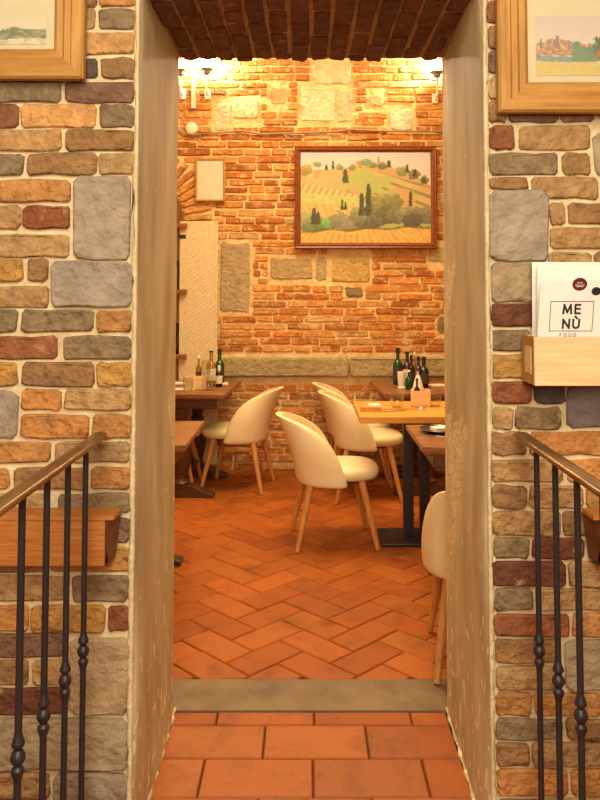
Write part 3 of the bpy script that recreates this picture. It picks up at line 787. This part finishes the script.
railing(.555, 1, 'black iron railing with bronze handrail below the menu box')

# wooden ledges behind the railings
def wood_box(name, side, xe, ytop, ybot, label):
    a = onY(xe, ytop, YN); zt = a.z; zb = onY(xe, ybot, YN).z+.012
    t = thing(name, label, 'wooden ledge', (a.x, YN, zb)); h = zt-zb; L_ = 1.2; dp = .085
    s = side   # +1: body runs to +x
    def pt(u, d, z): return (s*u, -d, z)
    V = [pt(.022, dp, .0), pt(L_, dp, .0), pt(L_, dp, h-.006), pt(.022, dp, h-.006), pt(.022, .018, .0), pt(L_, .018, .0), pt(L_, .018, h-.006), pt(.022, .018, h-.006)]
    Fc = [(0,1,2,3), (3,2,6,7), (1,5,6,2), (5,4,7,6), (4,0,3,7), (4,5,1,0)]
    bd = obj('front_board', V, Fc, M['beam'], t); bevel(bd, .004)
    # shaped end piece, upper corner swept outwards
    poly = [(.022, dp+.001), (.012, dp*.8), (.004, dp*.45), (-.002, .018), (.022, .018)]
    V, Fc = [], []; n = len(poly); lv = [(0, .014), (h*.35, .009), (h*.75, .003), (h, 0.0)]
    for zz, inn in lv:
        for u, d in poly: V.append(pt(u+(inn if u < .02 else 0), d, zz))
    for i in range(len(lv)-1):
        for k in range(n): a_, b_ = i*n+k, i*n+(k+1) % n; Fc.append((a_, b_, b_+n, a_+n))
    Fc.append(tuple(range(n))); Fc.append(tuple(range(len(V)-1, len(V)-n-1, -1)))
    e = obj('end_piece', V, Fc, M['beam_end'], t)
    top = obj('top_board', [pt(.0, dp+.004, h-.006), pt(L_, dp+.004, h-.006), pt(L_, .018, h-.006), pt(-.004, .018, h-.006), pt(.0, dp+.004, h+.006), pt(L_, dp+.004, h+.006), pt(L_, .018, h+.006), pt(-.004, .018, h+.006)],
              [(3,2,1,0), (4,5,6,7), (0,1,5,4), (1,2,6,5), (2,3,7,6), (3,0,4,7)], M['beam'], t)
    for o in (bd, e, top):
        bm = bmesh.new(); bm.from_mesh(o.data); bmesh.ops.recalc_face_normals(bm, faces=bm.faces); bm.to_mesh(o.data); bm.free()
wood_box('wooden_ledge', -1, 122, 508, 560, 'orange stained wooden ledge on the wall below the pale sketch')
wood_box('wooden_ledge', 1, 581, 508, 560, 'orange stained wooden ledge on the wall below the menu box')

# ------------------------------------------------------------------ menu box and menus
a = onY(520, 380, YN); bx0 = a.x; yb0, yb1 = YN-.022, YN-.135
zb = onY(534, 386, yb1).z; zt = onY(534, 337, yb1).z; bx1 = bx0+.36
t = thing('menu_box', 'pale wooden box holding menus fixed to the brick wall', 'box', (bx0, yb0, zb)); hb = zt-zb; db = yb0-yb1; wb = bx1-bx0
box('front_panel', 0, wb, -db, -db+.01, 0, hb, M['lightwood'], t, .0015)
box('side_panel', 0, .01, -db+.01, 0, 0, hb, M['pine'], t, .0015)
box('side_panel', wb-.01, wb, -db+.01, 0, 0, hb, M['pine'], t, .0015)
box('back_panel', .01, wb-.01, -.008, 0, 0, hb, M['lightwood'], t)
box('bottom_panel', .01, wb-.01, -db+.01, -.008, 0, .008, M['lightwood'], t)
box('side_label', -.0012, 0, -.085, -.03, hb*.22, hb*.78, M['lightwood'], t)
zfl = zb+.009
def menu(name, label, xl, yb, wd, ht, lean, mt, cat='menu', grp=None, dz=0):
    m = thing(name, label, cat, (xl, yb, zfl+dz)); m.rotation_euler = (lean, 0, 0)
    box('card', 0, wd, -.0015, .0015, 0, ht, mt, m, .0006)
    return m
zs = onY(540, 262, YN-.05).z-zfl
menu('menu_card', 'plain white menu standing upright at the wall end of the box', onY(533, 300, YN-.05).x, YN-.036, .215, zs, 0.03, M['white_paper'])
menu('menu_card', 'second plain white menu behind the printed one', onY(536, 300, YN-.06).x, YN-.046, .215, zs-.004, 0.10, M['white_paper'])
# teal card
menu('teal_card', 'teal card tucked behind the printed menu', onY(590, 330, YN-.1).x, YN-.058, .12, .105, .16, M['teal'], 'card')
LEAN = .24
yfm = YN-.074
pm = menu('printed_menu', 'white menu printed with boxed MENU lettering leaning out of the box', onY(537, 330, YN-.10).x, yfm, .20, .262, LEAN, M['white_paper'])
pmx = pm.location.x
def on_menu(px, py):   # pixel -> (u, v) on the leaning card, front side
    nrm = Vector((0, -math.cos(LEAN), -math.sin(LEAN))); p0 = Vector((pmx, yfm, zfl)); d = ray(px, py); o_ = Vector((0, 0, EYE))
    k = (p0-o_).dot(nrm)/d.dot(nrm); q = o_+d*k-p0
    return q.x, q.dot(Vector((0, -math.sin(LEAN), math.cos(LEAN))))
def flat(name, pts, mt, off=.0022):
    V = [(x, -off, z) for x, z in pts]; o = obj(name, V, [tuple(range(len(V)))], mt, pm)
    return o
def disc(name, px, py, rx, mt, off=.0022):
    u, v = on_menu(px, py); flat(name, [(u+rx*math.cos(q), v+rx*.9*math.sin(q)) for q in [2*math.pi*k/28 for k in range(28)]], mt, off)
disc('emblem', 579.5, 284, .0185, M['burgundy']); disc('dark_dot', 596, 291, .012, M['ink'])
u0, v0 = on_menu(579.5, 284)
for k, (dv, hw) in enumerate(((.004, .007), (-.002, .012), (-.006, .009))):
    flat('emblem_lettering', [(u0-hw, v0+dv-.0008), (u0+hw, v0+dv-.0008), (u0+hw, v0+dv+.0008), (u0-hw, v0+dv+.0008)], M['napkin'], .0028)
ua, va = on_menu(547, 331); ub, vb = on_menu(594, 301); th = .0016
ul = ua+.004; 
for q in ([(ul, va), (ub, va), (ub, va+th), (ul, va+th)], [(ul, vb-th), (ub, vb-th), (ub, vb), (ul, vb)], [(ul, va), (ul+th, va), (ul+th, vb), (ul, vb)], [(ub-th, va), (ub, va), (ub, vb), (ub-th, vb)]):
    flat('printed_box', q, M['ink'])
def arc(cx, cy, rx, ry, a0, a1, n=10):
    return [(cx+rx*math.cos(math.radians(a0+(a1-a0)*k/n)), cy+ry*math.sin(math.radians(a0+(a1-a0)*k/n))) for k in range(n+1)]
GLYPH = {  # strokes in a unit-high cell, and the advance
 'M': ([[(0,0),(.08,1),(.45,.12),(.82,1),(.9,0)]], .9), 'E': ([[(.55,0),(0,0),(0,1),(.55,1)], [(0,.53),(.5,.53)]], .58),
 'N': ([[(0,0),(0,1),(.7,0),(.7,1)]], .7), 'U': ([[(0,1)]+arc(.34,.34,.34,.34,180,360)+[(.68,1)], [(.22,1.36),(.42,1.14)]], .68),
 'F': ([[(0,0),(0,1),(.5,1)], [(0,.52),(.45,.52)]], .5), 'O': ([arc(.42,.5,.42,.5,0,360,18)], .84), 'D': ([[(0,0),(0,1),(.25,1)]+arc(.25,.5,.45,.5,90,-90)+[(0,0)]], .7)}
def word(s_, u, v, size, wt, gap, mt):
    tot = sum(GLYPH[c][1] for c in s_)*size+gap*(len(s_)-1); x = u-tot/2
    for c in s_:
        V, Fc = [], []
        for stk in GLYPH[c][0]:
            for p, q in zip(stk, stk[1:]):
                p_, q_ = Vector((x+p[0]*size, v+p[1]*size)), Vector((x+q[0]*size, v+q[1]*size)); d = (q_-p_).normalized(); nn = Vector((-d.y, d.x))*wt/2; d = d*wt*.45
                n = len(V); off = .0023+.00002*(n % 3)
                V += [(w_.x, -off, w_.y) for w_ in (p_-d-nn, q_+d-nn, q_+d+nn, p_-d+nn)]; Fc.append((n, n+1, n+2, n+3))
        obj('lettering', V, Fc, mt, pm); x += GLYPH[c][1]*size+gap
um = (ul+ub)/2; hbx = vb-va
word('ME', um, va+hbx*.60, hbx*.28, .0050, .010, M['ink'])
word('NU', um, va+hbx*.11, hbx*.28, .0050, .010, M['ink'])
word('FOOD', um-.006, va-.0135, .0078, .0011, .0062, M['ink'])

# ------------------------------------------------------------------ tables
def trestle_table(name, label, x0, x1, y0, y1, h=.73, rz=0, grp=None):
    cx, cy = (x0+x1)/2, (y0+y1)/2; t = thing(name, label, 'table', (cx, cy, 0), rz); w2, d2 = (x1-x0)/2, (y1-y0)/2
    V, Fc = [], []; lv = [(h-.045, .03), (h-.034, .012), (h-.028, .012), (h-.024, .0), (h-.004, .0), (h, .004)]
    for z, i in lv: V += [(-w2+i, -d2+i, z), (w2-i, -d2+i, z), (w2-i, d2-i, z), (-w2+i, d2-i, z)]
    for k in range(len(lv)-1):
        for i in range(4): a, b = k*4+i, k*4+(i+1) % 4; Fc.append((a, b, b+4, a+4))
    Fc += [(3,2,1,0), (len(V)-4, len(V)-3, len(V)-2, len(V)-1)]
    obj('tabletop', V, Fc, M['walnut_top'], t)
    box('apron', -w2+.06, w2-.06, -d2+.06, d2-.06, h-.11, h-.045, M['walnut'], t, .006)
    for s in (-1, 1):
        yy = s*(d2-.12)
        prof = [(.055, .085), (.06, .10), (.045, .115), (.042, .14), (.06, .20), (.072, .28), (.068, .34), (.045, .40), (.038, .43), (.055, .445), (.055, .46), (.04, .475), (.055, .53), (.07, .57), (.075, h-.11)]
        lathe('pedestal', prof, M['walnut'], t, 12, True, loc=(0, yy, 0))
        ft = [(-.235, 0), (.235, 0), (.24, .022), (.2, .035), (.15, .05), (.1, .085), (-.1, .085), (-.15, .05), (-.2, .035), (-.24, .022)]
        prism('foot', ft, 'y', yy-.045, yy+.045, M['walnut'], t, .006)
    box('stretcher', -.03, .03, -(d2-.16), d2-.16, .11, .16, M['walnut'], t, .004)
    return t
TH_ = .73
# rear left table, corners read on the plane of its top
trestle_table('trestle_table', 'dark trestle table with green bottle against far brick wall', onZ(224, 394, TH_).x-.62, onZ(226, 393, TH_).x+.02, onZ(226, 394, TH_).y, 6.28, TH_, -.055)
trestle_table('trestle_table', 'dark trestle table with several bottles against far brick wall', onZ(385, 392, TH_).x-.03, onZ(385, 392, TH_).x+.62, onZ(385, 393, TH_).y, 6.28, TH_, .055)
trestle_table('trestle_table', 'dark trestle table behind the left jamb near the doorway', -1.23, -.56, 3.66, 4.34, TH_)
trestle_table('trestle_table', 'dark trestle table with dark plate behind the right jamb', .535, 1.2, 3.62, 4.22, TH_)
# honey table with a twin-post iron base
hx0, hx1, hy0, hy1, hh = .295, 1.03, 4.33, 4.93, .755
ht = thing('pedestal_table', 'honey oak table on twin black iron posts', 'table', ((hx0+hx1)/2, (hy0+hy1)/2, 0))
box('tabletop', -(hx1-hx0)/2, (hx1-hx0)/2, -.3, .3, hh-.038, hh, M['honey'], ht, .004)
pc = onZ(409, 540).x-(hx0+hx1)/2
for xx in (pc, pc+.095): box('post', xx-.028, xx+.028, -.03, .03, .02, hh-.05, M['black'], ht, .004)
box('base_plate', pc-.17, pc+.25, -.15, .15, 0, .02, M['black'], ht, .006)
box('top_plate', pc-.1, pc+.19, -.12, .12, hh-.052, hh-.045, M['black'], ht)

# ------------------------------------------------------------------ chairs
def sub(o, lv=1):
    m = o.modifiers.new('subdivision', 'SUBSURF'); m.levels = lv; m.render_levels = lv; return o
ZS = .935
def make_chair(label):
    t = thing('dining_chair', label, 'chair')
    # seat cushion: rounded, domed
    V, Fc = [], []; seg = 28
    def se(a, p=2.7): 
        c, s = math.cos(a), math.sin(a); return math.copysign(abs(c)**(2/p), c), math.copysign(abs(s)**(2/p), s)
    lv = [(.0, .405), (.80, .402), (.93, .408), (.985, .425), (1.0, .445), (.985, .463), (.93, .474), (.75, .481), (.4, .484), (.0, .485)]
    for k, (r, z) in enumerate(lv):
        for i in range(seg):
            x, y = se(2*math.pi*i/seg); V.append((x*.212*max(r, .001), (.048)+y*.214*max(r, .001), z*ZS))
    for k in range(len(lv)-1):
        for i in range(seg): a, b = k*seg+i, k*seg+(i+1) % seg; Fc.append((a, b, b+seg, a+seg))
    seat = obj('seat', V, Fc, M['leather'], t, True)
    # wrap-round back shell
    V, Fc = [], []; nt_, nf = 18, 20; th_ = .034
    zt0, zt1 = .375, .788
    def pt(tt, ph, off):
        z = (zt0+(zt1-zt0)*tt)*ZS
        wx = .245+.012*math.sin(tt*3.1)-.055*tt*tt; dy = .232-.055*tt
        back = -.215-.125*tt-.02*math.sin(tt*3.14)*(-1)
        p = 2.3; c, s = math.cos(ph), math.sin(ph)
        X = math.copysign(abs(s)**(2/p), s)*(wx-off); Y = back+off+dy*(1-abs(c)**(2/p)*math.copysign(1, c))
        return (X, Y, z)
    def phm(tt):
        return math.radians(93)*max(0.0, 1-tt**7)**.5+math.radians(2)
    def ring(off, sh):
        for i in range(nt_+1):
            q = i/nt_; tt = 1-(1-q)**1.35 if sh else q
            tt = min(tt, .995)
            for j in range(nf+1):
                V.append(pt(tt*(.985 if off else 1), phm(tt)*(2*j/nf-1)*(1-.0 if not off else .985), off))
    ring(0, True); ring(th_, True); w1 = nf+1; N1 = (nt_+1)*w1
    for i in range(nt_):
        for j in range(nf):
            a = i*w1+j; Fc.append((a, a+1, a+w1+1, a+w1)); b = a+N1; Fc.append((b, b+w1, b+w1+1, b+1))
    for i in range(nt_):
        for j in (0, nf):
            a = i*w1+j; q = (a, a+w1, a+w1+N1, a+N1); Fc.append(q if j == 0 else tuple(reversed(q)))
    for j in range(nf):
        a = j; Fc.append((a, a+N1, a+N1+1, a+1)); a = nt_*w1+j; Fc.append((a, a+1, a+1+N1, a+N1))
    back = obj('backrest', V, Fc, M['leather'], t, True)
    bm = bmesh.new(); bm.from_mesh(back.data); bmesh.ops.recalc_face_normals(bm, faces=bm.faces); bm.to_mesh(back.data); bm.free()
    sub(back)
    for sx in (-1, 1):
        for sy in (-1, 1):
            a, b = Vector((sx*.15, .0+sy*.14, .415*ZS)), Vector((sx*.205, sy*.225, .006))
            tube('leg', [a, a.lerp(b, .5), b], [.021, .0185, .013], M['legwood'], t, 10)
    box('seat_base', -.16, .16, -.15, .16, .385*ZS, .404*ZS, M['walnut'], t, .004)
    return t
proto = make_chair('cream chair in front, pulled up to the honey oak table')
def chair_feet(t, rear, front, extra=0):
    R_ = [onZ(*p) for p in rear]; F_ = [onZ(*p) for p in front]
    c = sum(R_+F_, Vector())/4; d = (sum(F_, Vector())/2-sum(R_, Vector())/2)
    t.location = (c.x, c.y, 0); t.rotation_euler = (0, 0, math.atan2(-d.x, d.y)+extra)
    return c
def another(label): 
    c = copy_tree(proto); c['label'] = label; return c
chair_feet(proto, [(290.6,532), (296,551.6)], [(380,549), (366.6,530)])
c2 = another('cream chair at the dark trestle table, nearer to the honey oak table'); cc = chair_feet(c2, [(338,499), (330,484)], [(401,498), (387,483)])
c3 = another('cream chair tight against the far brick wall, at the bottle-laden trestle table'); c2.location.y = 5.585; c3.location = (cc.x-.035, 6.085, 0); c3.rotation_euler = (0, 0, -math.pi/2+.05)
c4_ = another('cream chair pulled out from the trestle table with the green bottle'); c4p = chair_feet(c4_, [(272.5,484), (264,496)], [(203,487), (214,480)], .22)
c5 = another('cream chair half hidden under the trestle table with the green bottle'); c5.location = (-1.03, 5.86, 0); c5.rotation_euler = (0, 0, -math.pi/2)
c6 = another('cream chair cut off by the right jamb, close to the doorway'); c6.location = (.708, 3.145, 0); c6.rotation_euler = (0, 0, math.radians(-6))

# ------------------------------------------------------------------ niche: shutter, shelves, bottles
sx0, sx1, sz0, sz1 = B(180, 219, 222, 384)
t = thing('shutter', 'pale limewashed shutter folded flat against the far brick wall', 'shutter', ((sx0+sx1)/2, YB-.04, 0)); sw = sx1-sx0
box('board', -sw/2, sw/2, -.03, 0, .06, sz1, M['shutter'], t, .003)
box('edge_batten', sw/2-.022, sw/2, -.034, -.03, .06, sz1, M['shutter'], t, .002)
for z in (.3, sz1-.14): box('hinge', -sw/2-.01, -sw/2+.05, -.034, -.03, z, z+.03, M['black'], t)
shz = [onY(180, y, YB).z for y in (225, 290, 354)]
for k, z in enumerate(shz):
    o = thing('niche_shelf', 'x', 'shelf', (NX, YB, z))
    box('board', -NR+.004, onY(179, 300, YB).x-NX-.004, -.075, .29, -.022, 0, M['beam'], o, .002)
    box('nosing', -NR+.004, onY(187, 300, YB-.09).x-NX, -.115, -.0755, -.03, .004, M['walnut_top'], o, .004)
    tag(o, ['upper wooden shelf in the arched niche', 'middle wooden shelf in the arched niche', 'lower wooden shelf in the arched niche'][k], 'shelf')

# ------------------------------------------------------------------ bottles, glasses, table things
def bottle(label, loc, h, r, glass_m, cap_m, label_m=None, neck=.32, capl=.1, grp=None, seg=14, name='bottle'):
    h *= .93
    t = thing(name, label, 'bottle', loc, 0, grp)
    rn = r*.36; hb_ = h*(1-neck-.12)
    prof = [(r*.9, 0), (r, .006), (r, hb_), (r*.93, hb_+h*.03), (r*.6, hb_+h*.085), (rn, hb_+h*.13), (rn, h*.965), (rn*1.15, h*.97), (rn*1.15, h*.985)]
    lathe('body', prof, glass_m, t, seg)
    lathe('cap', [(rn*1.2, h*(1-capl)), (rn*1.22, h*.99), (rn*1.0, h)], cap_m, t, seg)
    if label_m: lathe('label', [(r*1.012, hb_*.25), (r*1.015, hb_*.27), (r*1.015, hb_*.82), (r*1.012, hb_*.84)], label_m, t, seg)
    return t
def tumbler(label, loc, h=.10, r=.038, grp=None):
    t = thing('drinking_glass', label, 'glass', loc, 0, grp)
    prof = [(.001, 0), (r*.72, 0), (r*.95, h*.25), (r, h*.5), (r*.88, h), (r*.85, h), (r*.96, h*.5), (r*.9, h*.27), (r*.66, .006), (.001, .006)]
    lathe('bowl', prof, M['clear'], t, 18)
    return t
def wineglass(label, loc, h=.19, r=.036, grp=None):
    t = thing('wine_glass', label, 'glass', loc, 0, grp)
    lathe('foot', [(.001, 0), (r*.85, 0), (r*.83, .003), (.006, .007), (.004, .010)], M['clear'], t, 16)
    lathe('stem', [(.004, .008), (.0035, h*.25), (.005, h*.42)], M['clear'], t, 8)
    lathe('bowl', [(.002, h*.42), (r*.7, h*.48), (r, h*.65), (r*.8, h), (r*.77, h), (r*.96, h*.65), (r*.66, h*.49), (.002, h*.43)], M['clear'], t, 18)
    return t
def napkin(label, loc, sx, sy, rz, mt, hh_=.012):
    t = thing('napkin', label, 'napkin', loc, rz)
    V, Fc = [], []; n = 8
    for k in range(2):
        box('fold', -sx/2+.002*k, sx/2-.003*k, -sy/2+.001*k, sy/2-.002*k, hh_/2*k, hh_/2*(k+1)-.0006, mt, t, .0025)
    return t
def caddy(label, loc, w_, d_, h_, rz=0):
    t = thing('wooden_caddy', label, 'caddy', loc, rz); th = .007
    box('base', -w_/2, w_/2, -d_/2, d_/2, 0, .007, M['lightwood'], t)
    for s in (-1, 1):
        box('side_panel', -w_/2, w_/2, s*d_/2-th/2, s*d_/2+th/2, .007, h_, M['lightwood'], t, .001)
        box('end_panel', s*w_/2-th/2, s*w_/2+th/2, -d_/2+th/2, d_/2-th/2, .007, h_, M['lightwood'], t, .001)
    return t
def cutlery(label, loc, rz, L_=.2, name='knife'):
    t = thing(name, label, 'cutlery', loc, rz)
    box('handle', -.006, .006, -L_/2, -L_*.05, 0, .004, M['steel'], t, .0015)
    if name == 'knife': prism('blade', [(-.004, -L_*.05), (.006, -L_*.05), (.009, L_*.2), (.004, L_*.48), (-.004, L_*.5)], 'z', .001, .0028, M['steel'], t)
    else:
        prism('head', [(-.004, -L_*.05), (.004, -L_*.05), (.011, L_*.2), (.011, L_*.28), (-.011, L_*.28), (-.011, L_*.2)], 'z', .001, .0028, M['steel'], t)
        for q in (-.009, -.003, .003, .009): box('tine', q-.0014, q+.0014, L_*.27, L_*.5, .001, .0028, M['steel'], t)
    return t
def on(px, py, z=TH_, dz=.001): p = onZ(px, py, z); return (p.x, p.y, z+dz)
def at(px, Y, z=TH_, dz=.001):
    p = onY(px, 390, Y); return (p.x, Y, z+dz)
# rear left table
YL = 6.02
bottle('tall green wine bottle on the far left trestle table', at(219.5, YL), .29, .037, M['green_glass'], M['capsule'], M['label_dark'], capl=.16)
bottle('clear bottle with white label and dark cap beside the green bottle', at(211, YL-.07), .28, .036, M['oil'], M['capsule'], M['label_paper'], neck=.3, capl=.05)
bottle('slim golden oil bottle standing in the cream pot', at(198.5, YL-.17), .25, .021, M['oil'], M['white_enamel'], M['label_dark'], neck=.3, capl=.1)
bottle('small dark vinegar bottle in front of the green bottle', at(219, YL-.16), .17, .026, M['dark_glass'], M['white_enamel'], M['label_paper'], neck=.25, capl=.28)
caddy('pale wooden caddy on the far left trestle table', at(196, YL-.30), .14, .10, .09)
wineglass('wine glass between the caddy and the clear bottle', at(205.5, YL-.2), .2)
tumbler('stemless glass before the wooden caddy on the far left table', at(188, YL-.42), .1)
tumbler('stemless glass beside the wooden caddy on the far left table', at(208, YL-.36), .105, .042)
napkin('folded white napkin at the corner of the far left trestle table', on(221, 384.5), .11, .10, .1, M['napkin'])
napkin('folded white napkin beside the pale caddy, close to the jamb', on(181, 384), .13, .10, 0, M['napkin'])
napkin('flat white napkin at the front of the far left table', on(183.5, 389.5), .17, .12, 0, M['napkin'], .006)
# rear right table
YR = 6.0
bottle('dark green wine bottle against the stone ledge', at(398, YR), .30, .037, M['green_glass'], M['capsule'], M['label_dark'], capl=.16)
bottle('brown bottle with red cap beside the dark green wine bottle', at(407.4, YR-.01), .27, .034, M['red_wine'], M['capsule'], M['label_paper'], capl=.12)
bottle('blue black bottle on the far right trestle table', at(411.5, YR-.16), .255, .026, M['dark_glass'], M['capsule'], M['label_dark'], capl=.2)
bottle('small bright green bottle in front of the blue black bottle', at(409, YR-.30), .15, .026, M['green_glass'], M['white_enamel'], None, capl=.1)
bottle('slim clear oil bottle with pale stopper', at(414.8, YR-.1), .275, .014, M['oil'], M['white_enamel'], None, capl=.1)
bottle('stout black bottle nearest the right jamb', at(424, YR-.2), .245, .036, M['dark_glass'], M['capsule'], M['label_dark'], capl=.14)
bottle('reddish brown bottle behind the stout black bottle', at(418.5, YR), .23, .032, M['red_wine'], M['capsule'], M['label_paper'], capl=.14)
t = thing('napkin_bell', 'white cone of folded napkins among the bottles', 'napkin', at(418, YR-.36)); lathe('cone', [(.042, 0), (.04, .015), (.026, .07), (.014, .105), (.006, .11)], M['napkin'], t, 12); 
t = thing('cream_cup', 'tall cream cup in front of the dark green bottle', 'cup', at(401.5, YR-.22)); lathe('body', [(.02, 0), (.026, .04), (.031, .12), (.028, .12), (.022, .04), (.004, .01)], M['napkin'], t, 14); lathe('base', [(.03, 0), (.03, .006), (.022, .012)], M['napkin'], t, 14)
napkin('folded white napkin beside the bottles on the far right table', at(437, YR-.1), .12, .1, .2, M['napkin'])
# honey table
caddy('pale wooden caddy on the honey oak table', at(420.5, 4.72, hh), .10, .10, .095)
bottle('short dark bottle inside the caddy on the honey table', (at(417, 4.72, hh)[0], 4.72, hh+.009), .17, .018, M['dark_glass'], M['capsule'], None)
tumbler('stemless glass on the honey table beside the tan napkin', at(397, 4.66, hh), .105, .041)
tumbler('stemless glass on the honey table beyond the caddy, by the jamb', at(435, 4.70, hh), .10, .038)
t = thing('ash_dish', 'shallow clear dish before the caddy on the honey table', 'dish', at(419, 4.56, hh)); lathe('bowl', [(.03, 0), (.045, .012), (.05, .03), (.046, .03), (.04, .014), (.002, .006)], M['clear'], t, 16)
napkin('tan napkin at the corner of the honey oak table', on(371, 411, hh), .125, .05, 0, M['napkin_o'], .026)
napkin('folded white napkin behind the tan napkin', on(374.5, 406.5, hh), .07, .09, .1, M['napkin'], .014)
cutlery('steel fork lying beside the tan napkin', on(391, 411.5, hh), math.radians(-75), .19, 'fork')
cutlery('steel knife lying beside the fork on the honey table', on(397, 409.5, hh), math.radians(-80), .2)
# near right table
p = on(441, 432); 
t = thing('dark_plate', 'round dark plate on the trestle table by the right jamb', 'plate', p); lathe('dish', [(.05, 0), (.085, .006), (.11, .018), (.107, .02), (.08, .009), (.002, .005)], M['plate_dark'], t, 28)
napkin('crumpled white napkin lying on the dark plate', (p[0]+.01, p[1]-.01, p[2]+.0095), .12, .07, .3, M['napkin'], .018)
cutlery('steel fork at the front of the dark plate', (p[0]-.055, p[1]-.13, p[2]), math.radians(80), .17, 'fork')
# shelf things in the niche
bottle('dark bottle standing on the lower niche shelf', (onY(177, 340, YB).x, YB+.04, shz[2]+.001), .27, .038, M['dark_glass'], M['capsule'], M['label_dark'])
o = box('shelf_box', -1.32, onY(179, 250, YB).x, YB+.02, YB+.2, shz[1]+.001, shz[1]+.24, M['walnut'], None, .004); tag(o, 'dark wooden box on the middle niche shelf', 'box')

# ------------------------------------------------------------------ wall lamps, cable, junction box
M['bulb'] = mat('lit_bulb', (255,230,180), rough=.4); _p = M['bulb'].node_tree.nodes['Principled BSDF']; _p.inputs['Emission Color'].default_value = c4((255,226,170)); _p.inputs['Emission Strength'].default_value = 12
LAMPC = (1.0, .84, .58)
def wall_lamp(px, ytop, ybot, label, energy):
    a = onY(px, ytop, YB-.12); b = onY(px, ybot, YB-.12)
    t = thing('wall_uplight', label, 'lamp', (a.x, YB, b.z)); h = a.z-b.z
    box('wall_plate', -.025, .025, -.03, -.002, -.02, .06, M['white_enamel'], t, .004)
    tube('arm', [(0, -.025, .02), (0, -.08, .005), (0, -.12, .02), (0, -.12, h-.02)], .008, M['white_enamel'], t, 8)
    lathe('dish', [(.01, h-.05), (.028, h-.04), (.034, h-.02), (.055, h-.008), (.058, h), (.05, h), (.03, h-.012), (.002, h-.02)], M['cable'], t, 18, loc=(0, -.12, 0))
    lathe('bulb', [(.001, h-.014), (.02, h-.008), (.026, h+.004), (.018, h+.016), (.001, h+.02)], M['bulb'], t, 14, loc=(0, -.12, 0))
    l = bpy.data.lights.new('uplight_bulb', 'POINT'); l.energy = energy; l.color = LAMPC; l.shadow_soft_size = .04
    o = bpy.data.objects.new('uplight_bulb', l); COL.objects.link(o); o.parent = t; o.location = (0, -.13, h+.07)
    return t
wall_lamp(206.5, 69, 94, 'small dish wall lamp beside the white rod', 52)
wall_lamp(437, 72, 98, 'small dish wall lamp above the large painting', 52)
wall_lamp(181, 70, 94, 'small dish wall lamp high above the niche arch', 30)
a, b = onY(194, 55, YB-.03), onY(194, 109, YB-.03)
t = thing('white_conduit', 'white rod running down the top of the far wall', 'conduit', (a.x, YB-.04, b.z)); h = a.z-b.z+.5
tube('pipe', [(0, 0, .0), (0, 0, h)], .009, M['white_enamel'], t); box('junction', -.018, .018, -.02, .012, .0, .20, M['white_enamel'], t, .004)
c = onY(191.5, 128, YB-.03); t = thing('junction_box', 'round white junction box above the small pale frame', 'junction box', (c.x, YB-.001, c.z))
o = lathe('body', [(.05, 0), (.05, .03), (.046, .036)], M['white_enamel'], t, 24, rot=(math.pi/2, 0, 0)); o = lathe('cover', [(.04, .036), (.038, .041), (.03, .043)], M['white_enamel'], t, 24, rot=(math.pi/2, 0, 0))
pts = []
for px, py in ((150,126),(178,131),(192,135),(215,133),(240,131),(262,134),(300,133),(335,132),(350,129.5),(380,131),(412,131.5),(446,131.5),(480,131)):
    p = onY(px, py, YB-.036); pts.append(p)
o = tube('wall_cable', pts, .008, M['cable'], None, 8); tag(o, 'grey cable running across the far wall above the painting', 'cable')
